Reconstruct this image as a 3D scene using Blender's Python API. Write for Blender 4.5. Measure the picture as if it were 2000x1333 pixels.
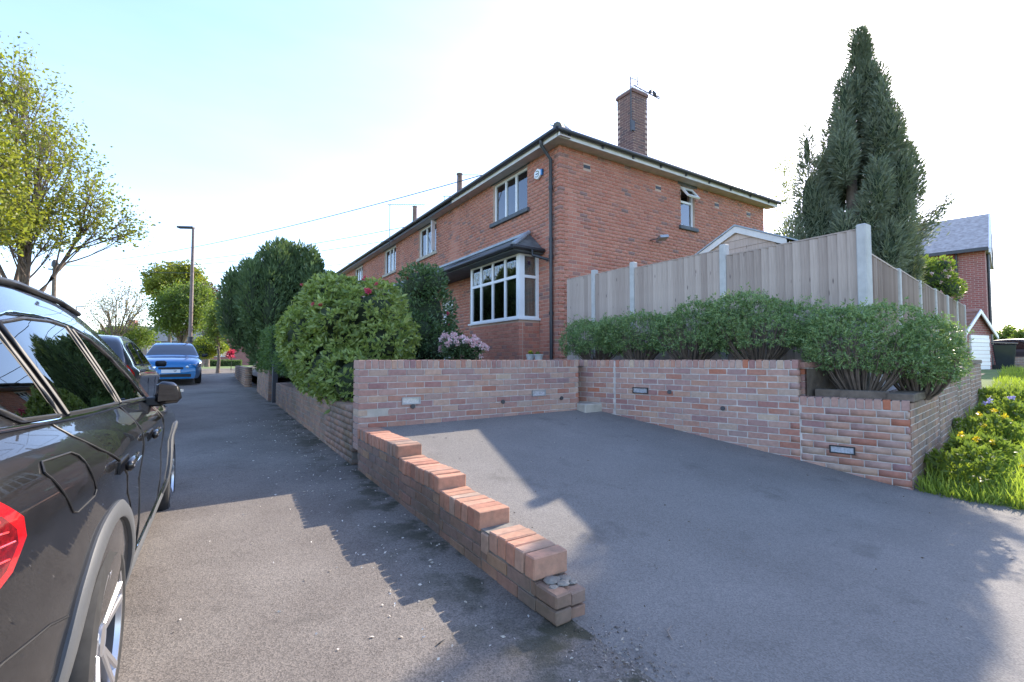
import bpy, bmesh, math, random
import numpy as np
from mathutils import Vector, Matrix
# ------------------------------------------------------------------ camera, sky, sun, exposure
scene = bpy.context.scene
for o in list(bpy.data.objects): bpy.data.objects.remove(o)
R = math.radians
E = 1.30                                     # eye height above the pavement
HEAD, PITCH, FPX = R(32.9), R(2.29), 927.0   # street runs along +Y, house front faces -X
cam = bpy.data.cameras.new('camera'); camo = bpy.data.objects.new('camera', cam)
scene.collection.objects.link(camo); scene.camera = camo
cam.sensor_width = 36; cam.lens = FPX/2000*36; cam.clip_start = .05; cam.clip_end = 3000
camo.location = (0, 0, E); camo.rotation_euler = (R(90)+PITCH, 0, -HEAD)
SUN_AZ, SUN_EL = R(73.0), R(30.5)
world = bpy.data.worlds.new('World'); scene.world = world; world.use_nodes = True
wn = world.node_tree; wn.nodes.clear()
sky = wn.nodes.new('ShaderNodeTexSky'); sky.sky_type = 'NISHITA'; sky.sun_disc = False
sky.sun_elevation = SUN_EL; sky.sun_rotation = SUN_AZ; sky.air_density = 1.0; sky.dust_density = .6; sky.ozone_density = 4.5
bg = wn.nodes.new('ShaderNodeBackground'); bg.inputs[1].default_value = 0.15
wo = wn.nodes.new('ShaderNodeOutputWorld')
tcw = wn.nodes.new('ShaderNodeTexCoord'); mpw = wn.nodes.new('ShaderNodeMapping'); mpw.inputs['Scale'].default_value = (1.2, 1.2, 4.5)
nzw = wn.nodes.new('ShaderNodeTexNoise'); nzw.inputs['Scale'].default_value = 1.6; nzw.inputs['Detail'].default_value = 6; nzw.inputs['Roughness'].default_value = .55
rpw = wn.nodes.new('ShaderNodeValToRGB'); rpw.color_ramp.elements[0].position = .42; rpw.color_ramp.elements[1].position = .82
rpw.color_ramp.elements[1].color = (.035, .035, .035, 1)
mxw = wn.nodes.new('ShaderNodeMixRGB'); mxw.inputs[2].default_value = (6.5, 6.9, 7.4, 1)
wn.links.new(tcw.outputs['Generated'], mpw.inputs[0]); wn.links.new(mpw.outputs[0], nzw.inputs['Vector'])
wn.links.new(nzw.outputs['Fac'], rpw.inputs[0]); wn.links.new(rpw.outputs[0], mxw.inputs[0])
wn.links.new(sky.outputs[0], mxw.inputs[1]); tnt = wn.nodes.new('ShaderNodeMixRGB'); tnt.blend_type = 'MULTIPLY'; tnt.inputs[0].default_value = 1; tnt.inputs[2].default_value = (1.03, .90, .87, 1)
wn.links.new(mxw.outputs[0], tnt.inputs[1]); wn.links.new(tnt.outputs[0], bg.inputs[0]); wn.links.new(bg.outputs[0], wo.inputs[0])
sl = bpy.data.lights.new('sun', 'SUN'); sl.energy = 2.3; sl.angle = R(.53); sl.color = (1, .89, .74)
slo = bpy.data.objects.new('sun', sl); scene.collection.objects.link(slo)
SD = Vector((math.sin(SUN_AZ)*math.cos(SUN_EL), math.cos(SUN_AZ)*math.cos(SUN_EL), math.sin(SUN_EL)))
slo.rotation_euler = SD.to_track_quat('Z', 'Y').to_euler(); slo.location = (30, 10, 30)
vs = scene.view_settings; vs.view_transform = 'Standard'; vs.look = 'None'; vs.gamma = 1; vs.use_curve_mapping = False
vs.exposure = 2.1
# ------------------------------------------------------------------ helpers
random.seed(5); rng = np.random.default_rng(7)
COL = scene.collection
CH, SH = math.cos(HEAD), math.sin(HEAD)
def ray(px, py):
    a = (px-1000)/FPX; b = -(py-666.5)/FPX; cp, sp = math.cos(PITCH), math.sin(PITCH)
    f = cp-b*sp; u = b*cp+sp
    return Vector((a*CH+f*SH, -a*SH+f*CH, u))
def on_z(px, py, z): d = ray(px, py); return Vector((0, 0, E))+d*((z-E)/d.z)
def on_x(px, py, x): d = ray(px, py); return Vector((0, 0, E))+d*(x/d.x)
def on_y(px, py, y): d = ray(px, py); return Vector((0, 0, E))+d*(y/d.y)
def at_d(px, py, dist):
    d = ray(px, py); return Vector((0, 0, E))+d*(dist/(d.x*SH+d.y*CH))
def tag(o, label=None, cat=None, group=None, kind=None):
    if label: o['label'] = label
    if cat: o['category'] = cat
    if group: o['group'] = group
    if kind: o['kind'] = kind
    return o
def empty(name, loc=(0, 0, 0), rz=0, label=None, cat=None, group=None, parent=None):
    o = bpy.data.objects.new(name, None); COL.objects.link(o); o.location = loc; o.rotation_euler = (0, 0, rz)
    o.empty_display_size = .1; o.parent = parent
    return tag(o, label, cat, group)
def link(name, me, parent=None, loc=(0, 0, 0), rz=0):
    o = bpy.data.objects.new(name, me); COL.objects.link(o); o.parent = parent; o.location = loc
    if rz: o.rotation_euler = (0, 0, rz)
    return o
def copy_tree(o, parent=None):
    c = o.copy(); COL.objects.link(c); c.parent = parent
    for ch in list(o.children): copy_tree(ch, c)
    return c
class MB:
    def __init__(s): s.v = []; s.f = []; s.m = []
    def add(s, vs, fs, mi=0):
        n = len(s.v); s.v += [tuple(p) for p in vs]; s.f += [tuple(i+n for i in f) for f in fs]; s.m += [mi]*len(fs); return s
    def box(s, a, b, mi=0):
        (x0, y0, z0), (x1, y1, z1) = a, b
        return s.add([(x0,y0,z0),(x1,y0,z0),(x1,y1,z0),(x0,y1,z0),(x0,y0,z1),(x1,y0,z1),(x1,y1,z1),(x0,y1,z1)],
                     [(0,3,2,1),(4,5,6,7),(0,1,5,4),(1,2,6,5),(2,3,7,6),(3,0,4,7)], mi)
    def obox(s, c, ux, uy, uz, mi=0):        # oriented box: centre and three half vectors
        c, ux, uy, uz = map(Vector, (c, ux, uy, uz)); P = []
        for k in (-1, 1):
            for (i, j) in ((-1,-1),(1,-1),(1,1),(-1,1)): P.append(c+ux*i+uy*j+uz*k)
        return s.add(P, [(0,3,2,1),(4,5,6,7),(0,1,5,4),(1,2,6,5),(2,3,7,6),(3,0,4,7)], mi)
    def prism(s, pts, off, mi=0):            # polygon pts (3D) extruded by vector off
        n = len(pts); off = Vector(off); P = [Vector(p) for p in pts]
        s.add(P+[p+off for p in P], [tuple(range(n))[::-1], tuple(range(n, 2*n))]+[(i, (i+1) % n, (i+1) % n+n, i+n) for i in range(n)], mi); return s
    def tube(s, pts, r, n=8, mi=0, caps=True):
        pts = [Vector(p) for p in pts]; k = len(pts); rs = r if isinstance(r, (list, tuple)) else [r]*k
        V = []; F = []
        for i, p in enumerate(pts):
            t = (pts[min(i+1, k-1)]-pts[max(i-1, 0)]).normalized()
            a = Vector((0, 0, 1)) if abs(t.z) < .9 else Vector((1, 0, 0))
            u = t.cross(a).normalized(); w = t.cross(u)
            for j in range(n):
                th = 2*math.pi*j/n; V.append(p+(u*math.cos(th)+w*math.sin(th))*rs[i])
        for i in range(k-1):
            for j in range(n): F.append((i*n+j, i*n+(j+1) % n, (i+1)*n+(j+1) % n, (i+1)*n+j))
        if caps: F += [tuple(range(n)), tuple(range((k-1)*n, k*n))[::-1]]
        return s.add(V, F, mi)
    def lathe(s, prof, c=(0, 0, 0), n=16, mi=0, axis='z', caps=True):
        V = []; F = []; c = Vector(c)
        for (r, h) in prof:
            for j in range(n):
                th = 2*math.pi*j/n; a, b = r*math.cos(th), r*math.sin(th)
                V.append(c+Vector((a, b, h) if axis == 'z' else ((h, a, b) if axis == 'x' else (a, h, b))))
        for i in range(len(prof)-1):
            for j in range(n): F.append((i*n+j, i*n+(j+1) % n, (i+1)*n+(j+1) % n, (i+1)*n+j))
        if caps: F += [tuple(range(n))[::-1], tuple(range((len(prof)-1)*n, len(prof)*n))]
        return s.add(V, F, mi)
    def mesh(s, name, mats, smooth=None, bevel=0):
        me = bpy.data.meshes.new(name); me.from_pydata(s.v, [], s.f)
        for m in (mats if isinstance(mats, (list, tuple)) else [mats]): me.materials.append(m)
        me.polygons.foreach_set('material_index', s.m)
        bm = bmesh.new(); bm.from_mesh(me)
        bmesh.ops.recalc_face_normals(bm, faces=bm.faces)
        if bevel: bmesh.ops.bevel(bm, geom=bm.edges[:], offset=bevel, segments=1, affect='EDGES', clamp_overlap=True)
        bm.to_mesh(me); bm.free()
        if smooth is not None:
            me.polygons.foreach_set('use_smooth', [True]*len(me.polygons)); me.set_sharp_from_angle(angle=R(smooth))
        return me
    def build(s, name, mats, parent=None, loc=(0, 0, 0), smooth=None, bevel=0, rz=0):
        return link(name, s.mesh(name, mats, smooth, bevel), parent, loc, rz)
# ------------------------------------------------------------------ materials
def nodes_of(name):
    m = bpy.data.materials.new(name); m.use_nodes = True; nt = m.node_tree
    return m, nt, nt.nodes['Principled BSDF'], nt.nodes['Material Output']
def N(nt, typ, **kw):
    n = nt.nodes.new(typ)
    for k, v in kw.items():
        if k in n.inputs: n.inputs[k].default_value = v
        else: setattr(n, k, v)
    return n
def ramp(nt, stops, src, interp='LINEAR'):
    r = nt.nodes.new('ShaderNodeValToRGB'); cr = r.color_ramp; cr.interpolation = interp
    while len(cr.elements) < len(stops): cr.elements.new(.5)
    for e, (p, c) in zip(cr.elements, stops): e.position = p; e.color = (*c, 1) if len(c) == 3 else c
    nt.links.new(src, r.inputs[0]); return r
def coords(nt, kind='Object', scale=(1, 1, 1)):
    tc = nt.nodes.new('ShaderNodeTexCoord'); mp = nt.nodes.new('ShaderNodeMapping'); mp.inputs['Scale'].default_value = scale
    nt.links.new(tc.outputs[kind], mp.inputs[0]); return mp.outputs[0]
def world_pos(nt, scale=(1, 1, 1)):
    g = nt.nodes.new('ShaderNodeNewGeometry'); mp = nt.nodes.new('ShaderNodeMapping'); mp.inputs['Scale'].default_value = scale
    nt.links.new(g.outputs['Position'], mp.inputs[0]); return mp.outputs[0]
def noise(nt, vec, scale, detail=4, rough=.55):
    n = N(nt, 'ShaderNodeTexNoise', Scale=scale, Detail=detail, Roughness=rough); nt.links.new(vec, n.inputs['Vector']); return n.outputs['Fac']
def mix(nt, fac, a, b, mode='MIX'):
    m = nt.nodes.new('ShaderNodeMixRGB'); m.blend_type = mode
    for i, s in ((0, fac), (1, a), (2, b)):
        if isinstance(s, (int, float)): m.inputs[i].default_value = s
        elif isinstance(s, tuple): m.inputs[i].default_value = (*s, 1)
        else: nt.links.new(s, m.inputs[i])
    return m.outputs[0]
def bump(nt, p, h, strength=.3, dist=.01):
    b = N(nt, 'ShaderNodeBump', Strength=strength, Distance=dist); nt.links.new(h, b.inputs['Height']); nt.links.new(b.outputs[0], p.inputs['Normal'])
def simple(name, col, rough=.6, metal=0, var=.12, scale=6, bumps=0, coat=0, spec=.5):
    m, nt, p, o = nodes_of(name); v = world_pos(nt)
    f = noise(nt, v, scale, 5)
    a = tuple(c*(1-var) for c in col); b = tuple(min(1, c*(1+var)) for c in col)
    nt.links.new(ramp(nt, [(.3, a), (.7, b)], f).outputs[0], p.inputs['Base Color'])
    p.inputs['Roughness'].default_value = rough; p.inputs['Metallic'].default_value = metal; p.inputs['Specular IOR Level'].default_value = spec
    if coat: p.inputs['Coat Weight'].default_value = coat; p.inputs['Coat Roughness'].default_value = .03
    if bumps: bump(nt, p, noise(nt, v, scale*6, 3), bumps, .01)
    return m
def tint_src(nt, mode):
    if mode == 'object': return N(nt, 'ShaderNodeObjectInfo').outputs['Random']
    a = nt.nodes.new('ShaderNodeAttribute'); a.attribute_name = 'tint'; return a.outputs['Fac']
def brick_mat(name, stops, mode, stain=.35, rough=.85, staincol=(.10, .085, .075), grime=(.5, .75)):
    m, nt, p, o = nodes_of(name); t = tint_src(nt, mode); v = world_pos(nt)
    c = ramp(nt, stops, t).outputs[0]
    c = mix(nt, .35, c, ramp(nt, [(.3, (.55, .5, .48)), (.7, (1.25, 1.2, 1.15))], noise(nt, v, 28, 5)).outputs[0], 'MULTIPLY')
    g = ramp(nt, [(grime[0], (0, 0, 0)), (grime[1], (stain,)*3)], noise(nt, v, 2.3, 6, .65)).outputs[0]
    c = mix(nt, g, c, staincol)
    nt.links.new(c, p.inputs['Base Color']); p.inputs['Roughness'].default_value = rough; p.inputs['Specular IOR Level'].default_value = .25
    bump(nt, p, noise(nt, v, 90, 4), .35, .004)
    return m
HOUSE = [(0, (.45, .175, .12)), (.35, (.49, .205, .14)), (.7, (.52, .23, .16)), (.86, (.43, .185, .135)), (.95, (.35, .185, .15)), (1, (.27, .17, .15))]
YARD = [(0, (0.377, 0.213, 0.172)), (.2, (0.435, 0.279, 0.221)), (.38, (0.328, 0.197, 0.180)), (.55, (0.476, 0.328, 0.246)), (.7, (0.377, 0.164, 0.115)), (.82, (0.500, 0.377, 0.271)), (.92, (0.279, 0.180, 0.180)), (1, (0.443, 0.164, 0.090))]
COPE = [(0, (.50, .24, .15)), (.4, (.56, .30, .20)), (.7, (.44, .20, .13)), (.85, (.52, .36, .26)), (1, (.34, .22, .17))]
LOWW = [(0, (.32, .19, .14)), (.3, (.26, .185, .15)), (.6, (.37, .22, .15)), (.8, (.24, .18, .16)), (1, (.40, .25, .15))]
M = {}
M['house_b'] = brick_mat('house_brick', HOUSE, 'attr', .18); M['house_o'] = brick_mat('house_brick_single', HOUSE, 'object', .18)
M['yard_b'] = brick_mat('reclaimed_brick', YARD, 'attr', .3, staincol=(.44, .37, .32)); M['yard_o'] = brick_mat('reclaimed_brick_single', YARD, 'object', .3, staincol=(.44, .37, .32))
M['cope_o'] = brick_mat('coping_brick', COPE, 'object', .7, staincol=(.17, .14, .10), grime=(.44, .66))
M['low_b'] = brick_mat('mossy_brick', LOWW, 'attr', .6, staincol=(.10, .095, .06), grime=(.42, .68)); M['low_o'] = brick_mat('mossy_brick_single', LOWW, 'object', .6, staincol=(.10, .095, .06), grime=(.42, .68))
M['mortar'] = simple('mortar', (.48, .43, .38), .95, var=.25, scale=9, bumps=.4)
M['mortar_dark'] = simple('mortar_dark', (.22, .2, .17), .95, var=.3, scale=9, bumps=.4)
M['mortar_house'] = simple('house_mortar', (.50, .35, .27), .95, var=.15, scale=4)
M['white'] = simple('white_upvc', (.78, .78, .78), .35, var=.03)
M['fascia'] = simple('fascia_paint', (.62, .6, .57), .6, var=.12, scale=3)
M['soffit'] = simple('soffit_paint', (.5, .42, .38), .7, var=.15)
M['black_pipe'] = simple('black_pipe', (.03, .032, .038), .4, var=.2)
M['stone_dark'] = simple('dark_painted_stone', (.09, .10, .11), .7, var=.25)
M['stone'] = simple('pale_stone', (.42, .38, .31), .9, var=.2, bumps=.4)
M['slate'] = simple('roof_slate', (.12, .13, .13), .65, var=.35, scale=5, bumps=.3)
M['pale_slate'] = simple('pale_roof_slate', (.30, .28, .26), .55, var=.35, scale=6, bumps=.4)  # paler slate for the house beyond the fence
M['lead'] = simple('lead_flashing', (.30, .34, .38), .5, var=.2)
M['concrete'] = simple('concrete_post', (.50, .48, .45), .9, var=.12, scale=7, bumps=.3)
M['metal_grey'] = simple('galvanised_metal', (.35, .36, .37), .45, metal=.6, var=.1)
M['dark_metal'] = simple('dark_metal', (.05, .05, .055), .45, var=.2)
M['interior'] = simple('room_interior', (.10, .09, .08), .9, var=.3, scale=1)
M['curtain'] = simple('curtain_cloth', (.62, .58, .52), .9, var=.1, scale=3)
M['soil'] = simple('garden_soil', (.12, .095, .07), 1, var=.35, scale=8, bumps=.6)
M['gravel'] = simple('grey_gravel', (.3, .28, .26), 1, var=.4, scale=30, bumps=.8)
M['timber_dark'] = simple('sleeper_timber', (.13, .10, .075), .9, var=.35, scale=10, bumps=.4)
M['bark'] = simple('tree_bark', (.17, .13, .10), .95, var=.35, scale=9, bumps=.6)
M['bark_pale'] = simple('pale_bark', (.26, .21, .17), .95, var=.3, scale=12, bumps=.5)
M['twig'] = simple('shrub_twigs', (.15, .115, .09), .95, var=.3, scale=12)
M['l_core'] = simple('shaded_inner_foliage', (.035, .05, .022), 1, var=.4, scale=14)  # opaque bush filler: shade between the leaves is put into this dark colour
M['cable'] = simple('cable', (.07, .07, .075), .6)
def wood_mat():
    m, nt, p, o = nodes_of('weathered_fence_wood'); t = tint_src(nt, 'object')
    v = coords(nt, 'Object', (14, 14, .9)); n1 = noise(nt, v, 3.0, 6, .6)
    tc = N(nt, 'ShaderNodeObjectInfo'); add = N(nt, 'ShaderNodeVectorMath', operation='ADD'); nt.links.new(coords(nt, 'Object', (7, 7, 1.6)), add.inputs[0]); nt.links.new(tc.outputs['Location'], add.inputs[1])
    vo = N(nt, 'ShaderNodeTexVoronoi', Scale=1.7); nt.links.new(add.outputs[0], vo.inputs['Vector'])
    c = ramp(nt, [(.0, (.36, .285, .24)), (.5, (.45, .365, .31)), (1, (.52, .425, .36))], t).outputs[0]
    c = mix(nt, .5, c, ramp(nt, [(.25, (.62, .58, .55)), (.7, (1.15, 1.12, 1.1))], n1).outputs[0], 'MULTIPLY')
    k = ramp(nt, [(.05, (1, 1, 1)), (.13, (0, 0, 0))], vo.outputs['Distance']).outputs[0]
    c = mix(nt, k, c, (.14, .11, .10))
    nt.links.new(c, p.inputs['Base Color']); p.inputs['Roughness'].default_value = .9; p.inputs['Specular IOR Level'].default_value = .2
    bump(nt, p, n1, .4, .004); return m
M['fence'] = wood_mat()
def leaf_mat(name, dark, light, trans=.35, rough=.45, mode='attr', tcol=None):
    m, nt, p, o = nodes_of(name); t = tint_src(nt, mode)
    if 'blossom' not in name and 'petal' not in name and 'crumb' not in name: dark, light = tuple(x*.8 for x in dark), tuple(x*.8 for x in light)
    c = ramp(nt, [(0, dark), (1, light)], t).outputs[0]; nt.links.new(c, p.inputs['Base Color'])
    p.inputs['Roughness'].default_value = rough; p.inputs['Specular IOR Level'].default_value = .35
    tr = nt.nodes.new('ShaderNodeBsdfTranslucent'); ms = nt.nodes.new('ShaderNodeMixShader'); ms.inputs[0].default_value = trans
    nt.links.new(mix(nt, 1, c, tcol or (1.5, 1.5, .7), 'MULTIPLY'), tr.inputs[0])
    nt.links.new(p.outputs[0], ms.inputs[1]); nt.links.new(tr.outputs[0], ms.inputs[2]); nt.links.new(ms.outputs[0], o.inputs[0]); return m
M['l_spring'] = leaf_mat('spring_leaves', (.16, .19, .035), (.34, .36, .07), .5)
M['l_bronze'] = leaf_mat('budding_leaves', (.20, .16, .06), (.34, .30, .11), .45)
M['l_green'] = leaf_mat('fresh_green_leaves', (.10, .16, .035), (.24, .32, .08), .45)
M['l_rhodo'] = leaf_mat('rhododendron_leaves', (.15, .23, .06), (.44, .52, .17), .35, .34)
M['l_rhodo_o'] = leaf_mat('rhododendron_leaf_single', (.16, .24, .07), (.44, .52, .18), .25, .32, 'object')
M['l_camellia'] = leaf_mat('camellia_leaves', (.06, .12, .05), (.19, .28, .11), .2, .28)
M['l_yew'] = leaf_mat('yew_needles', (.08, .135, .065), (.20, .29, .12), .2, .55)
M['l_hedge'] = leaf_mat('clipped_hedge_leaves', (.08, .15, .05), (.20, .31, .10), .3)
M['l_gold'] = leaf_mat('golden_privet_leaves', (.18, .24, .03), (.38, .44, .07), .45)
M['l_conifer'] = leaf_mat('conifer_sprays', (.13, .17, .11), (.33, .36, .25), .25, .6)
M['l_hebe'] = leaf_mat('hebe_leaves', (.11, .21, .085), (.35, .47, .19), .25, .4)
M['l_red'] = leaf_mat('maroon_leaves', (.07, .025, .03), (.16, .05, .05), .3)
M['l_grass'] = leaf_mat('grass_blades', (.16, .24, .04), (.40, .50, .10), .5)
M['f_pink'] = leaf_mat('pink_blossom', (.78, .46, .47), (.95, .82, .78), .35, .6, tcol=(1.1, 1, 1))
M['f_red'] = leaf_mat('crimson_blossom', (.45, .03, .08), (.65, .10, .18), .3, .5, tcol=(1.2, 1, 1))
M['f_yellow'] = leaf_mat('yellow_blossom', (.65, .48, .02), (.8, .65, .05), .3, .5, tcol=(1.1, 1.1, 1))
M['crumb'] = leaf_mat('brick_crumbs', (.12, .09, .07), (.42, .36, .30), 0, .9, tcol=(1, 1, 1))
M['f_litter'] = leaf_mat('fallen_petals', (.5, .45, .38), (.8, .75, .68), .2, .7, tcol=(1, 1, 1))
M['f_violet'] = leaf_mat('violet_blossom', (.3, .28, .6), (.5, .48, .75), .3, .5, tcol=(1, 1, 1.1))
def glass_mat(name, tintc, refl=.12, rough=.01):
    m, nt, p, o = nodes_of(name); nt.nodes.remove(p)
    tr = N(nt, 'ShaderNodeBsdfTransparent', Color=(*tintc, 1)); gl = N(nt, 'ShaderNodeBsdfGlossy', Roughness=rough)
    fr = N(nt, 'ShaderNodeFresnel', IOR=1.55); ma = N(nt, 'ShaderNodeMath', operation='ADD', use_clamp=True); ma.inputs[1].default_value = refl
    nt.links.new(fr.outputs[0], ma.inputs[0]); ms = nt.nodes.new('ShaderNodeMixShader')
    nt.links.new(ma.outputs[0], ms.inputs[0]); nt.links.new(tr.outputs[0], ms.inputs[1]); nt.links.new(gl.outputs[0], ms.inputs[2]); nt.links.new(ms.outputs[0], o.inputs[0]); return m
M['glass'] = glass_mat('window_glass', (.75, .8, .8), .14)
M['car_glass'] = glass_mat('tinted_car_glass', (.06, .07, .065), .08)
M['screen_glass'] = glass_mat('windscreen_glass', (.5, .56, .55), .08)
M['yellow_glass'] = glass_mat('yellow_leaded_glass', (.75, .6, .08), .1); M['green_glass'] = glass_mat('green_leaded_glass', (.25, .5, .2), .1); M['blue_glass'] = glass_mat('blue_leaded_glass', (.1, .12, .5), .1)
def paint(name, col, flake=.0, rough=.22):
    m, nt, p, o = nodes_of(name); v = world_pos(nt)
    d = ramp(nt, [(.35, col), (.8, tuple(min(1, c*1.2+.006) for c in col))], noise(nt, v, 5, 6, .65)).outputs[0]
    nt.links.new(d, p.inputs['Base Color']); p.inputs['Roughness'].default_value = rough; p.inputs['Metallic'].default_value = flake
    p.inputs['Specular IOR Level'].default_value = .15; p.inputs['Coat Weight'].default_value = 1; p.inputs['Coat Roughness'].default_value = .02; return m
M['suv'] = paint('black_car_paint', (.006, .006, .007), 0, .4); M['blue_car'] = paint('blue_car_paint', (.012, .15, .36), .3, .3); M['dark_car'] = paint('dark_blue_car_paint', (.02, .025, .04), .2, .3)
M['trim_grey'] = simple('grey_arch_trim', (.085, .088, .092), .5, var=.08)
M['rubber'] = simple('tyre_rubber', (.025, .024, .023), .85, var=.3, scale=20)
M['black_plastic'] = simple('black_plastic', (.012, .012, .013), .5, var=.2)
M['chrome'] = simple('chrome', (.8, .8, .82), .08, metal=1, var=.02)
M['alloy'] = simple('alloy_wheel', (.55, .55, .57), .28, metal=.85, var=.04)
M['red_lens'] = simple('red_lamp_lens', (.5, .006, .01), .08, var=.15, scale=30, coat=1)
M['red_bright'] = simple('red_light_guide', (.85, .05, .05), .15, var=.1, coat=1)
M['lamp_clear'] = simple('headlamp_glass', (.6, .63, .66), .1, metal=.5, var=.3, scale=40, coat=1)
M['plate'] = simple('number_plate', (.8, .8, .78), .4, var=.03)
def asphalt(name, ca, cb, speck, moss):
    m, nt, p, o = nodes_of(name); v = world_pos(nt)
    c = ramp(nt, [(.3, ca), (.7, cb)], noise(nt, v, .9, 6, .6)).outputs[0]
    vo = N(nt, 'ShaderNodeTexVoronoi', Scale=150); nt.links.new(v, vo.inputs['Vector'])
    sp = ramp(nt, [(0, (.45, .43, .42)), (.45, (.95, .95, .95)), (1, (1.55, 1.5, 1.45))], N(nt, 'ShaderNodeSeparateColor').outputs[0]).outputs[0]
    sep = [n for n in nt.nodes if n.bl_idname == 'ShaderNodeSeparateColor'][0]; nt.links.new(vo.outputs['Color'], sep.inputs[0])
    c = mix(nt, speck, c, sp, 'MULTIPLY')
    c = mix(nt, ramp(nt, [(.56, (0, 0, 0)), (.7, (.45,)*3)], noise(nt, v, 2.2, 7, .7)).outputs[0], c, tuple(x*.5 for x in ca))
    if moss:                                  # moss and grit collected at the foot of the brick wall
        sx = N(nt, 'ShaderNodeSeparateXYZ'); nt.links.new(v, sx.inputs[0])
        band = ramp(nt, [(.62, (0, 0, 0)), (.97, (1, 1, 1))], N(nt, 'ShaderNodeMath', operation='MULTIPLY').outputs[0]).outputs[0]
        mm = [n for n in nt.nodes if n.bl_idname == 'ShaderNodeMath'][0]; nt.links.new(sx.outputs['X'], mm.inputs[0]); mm.inputs[1].default_value = .70
        pt = ramp(nt, [(.47, (0, 0, 0)), (.58, (.85,)*3)], noise(nt, v, 3.1, 6, .65)).outputs[0]
        c = mix(nt, mix(nt, 1, band, pt, 'MULTIPLY'), c, (.045, .043, .022))
    nt.links.new(c, p.inputs['Base Color']); p.inputs['Roughness'].default_value = .88; p.inputs['Specular IOR Level'].default_value = .3
    bump(nt, p, mix(nt, .5, vo.outputs['Distance'], noise(nt, v, 60, 3)), .4, .006); return m
M['pavement'] = asphalt('worn_pavement_asphalt', (.135, .115, .098), (.225, .20, .172), .6, True)
M['patch'] = asphalt('smooth_asphalt_patch', (.185, .165, .142), (.235, .21, .183), .45, False)
M['seam'] = simple('mossy_seam', (.24, .19, .10), 1, var=.4, scale=25)
M['drive'] = asphalt('driveway_asphalt', (.165, .152, .136), (.215, .198, .178), .4, False)
def ground_mat():
    m, nt, p, o = nodes_of('grass_ground'); v = world_pos(nt)
    nt.links.new(ramp(nt, [(.3, (.07, .11, .025)), (.7, (.16, .22, .05))], noise(nt, v, 3, 7, .7)).outputs[0], p.inputs['Base Color']); p.inputs['Roughness'].default_value = 1; return m
M['ground'] = ground_mat()
# ------------------------------------------------------------------ foliage helpers (numpy)
def np_mesh(name, V, F, mats, tint=None):
    me = bpy.data.meshes.new(name); V = np.asarray(V, np.float32); F = np.asarray(F, np.int32); nf, k = F.shape
    me.vertices.add(len(V)); me.vertices.foreach_set('co', V.ravel()); me.loops.add(nf*k); me.loops.foreach_set('vertex_index', F.ravel())
    me.polygons.add(nf); me.polygons.foreach_set('loop_start', np.arange(0, nf*k, k, dtype=np.int32))
    for m in (mats if isinstance(mats, (list, tuple)) else [mats]): me.materials.append(m)
    me.update(calc_edges=True)
    if tint is not None:
        a = me.attributes.new('tint', 'FLOAT', 'FACE'); a.data.foreach_set('value', np.asarray(tint, np.float32))
    return me
def unit(a): return a/np.maximum(np.linalg.norm(a, axis=1, keepdims=True), 1e-6)
def leaves(P, D, L, W, tint, fold=.25):      # two-triangle folded leaves: positions, axis directions, lengths, widths
    n = len(P); D = unit(D); A = rng.normal(size=(n, 3)); S = unit(np.cross(D, A)); Nn = np.cross(S, D)
    L = np.broadcast_to(L, n)[:, None]; W = np.broadcast_to(W, n)[:, None]
    V = np.stack([P, P+D*L*.5+S*W*.5+Nn*W*fold, P+D*L, P+D*L*.5-S*W*.5+Nn*W*fold], 1).reshape(-1, 3)
    b = np.arange(n)[:, None]*4
    F = np.concatenate([b+np.array([[0, 1, 2]]), b+np.array([[0, 2, 3]])], 1).reshape(-1, 3)
    return V, F, np.repeat(tint, 2)
def lobes_points(lobes, n, inner=.25):       # points near the surface of a union of ellipsoids, with outward directions
    lobes = np.array(lobes, float); area = (lobes[:, 3]*lobes[:, 4]+lobes[:, 4]*lobes[:, 5]+lobes[:, 3]*lobes[:, 5]); idx = rng.choice(len(lobes), n, p=area/area.sum())
    u = unit(rng.normal(size=(n, 3))); c = lobes[idx, :3]; r = lobes[idx, 3:6]
    depth = 1-inner*rng.random(n)**1.5; p = c+u*r*depth[:, None]; keep = np.ones(n, bool)
    for k in range(len(lobes)):
        q = (p-lobes[k, :3])/lobes[k, 3:6]; keep &= ~((np.linalg.norm(q, axis=1) < .72) & (idx != k))
    return p[keep], unit(u/r)[keep], depth[keep]
def clump_lobes(c, r, n, size=.38, seed=0, flat=0):
    g = np.random.default_rng(seed); out = [(c[0], c[1], c[2], r[0]*.8, r[1]*.8, r[2]*.8)]
    for i in range(n):
        u = g.normal(size=3); u /= np.linalg.norm(u); s = size*(.7+.6*g.random())
        out.append((c[0]+u[0]*r[0]*.72, c[1]+u[1]*r[1]*.72, c[2]+u[2]*r[2]*.72, r[0]*s, r[1]*s, r[2]*s))
    return out
def core_mesh(lobes, f=.8, mat=None):
    mb = MB()
    for (x, y, z, a, b, c) in lobes:
        bm = bmesh.new(); bmesh.ops.create_icosphere(bm, subdivisions=2, radius=1)
        mb.add([(x+v.co.x*a*f*(1+.06*random.uniform(-1, 1)), y+v.co.y*b*f, z+v.co.z*c*f) for v in bm.verts], [[v.index for v in q.verts] for q in bm.faces]); bm.free()
    return mb
def bez(a, b, sag, n=5):
    a, b = Vector(a), Vector(b); m = (a+b)/2+Vector(sag); return [a*(1-t)**2+m*2*t*(1-t)+b*t*t for t in [i/n for i in range(n+1)]]
def kmeans(P, k, it=6):
    k = min(k, len(P)); C = P[rng.choice(len(P), k, replace=False)]
    for _ in range(it):
        a = np.argmin(((P[:, None]-C[None])**2).sum(2), 1)
        C = np.array([P[a == i].mean(0) if (a == i).any() else C[i] for i in range(k)])
    return a, C
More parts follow.
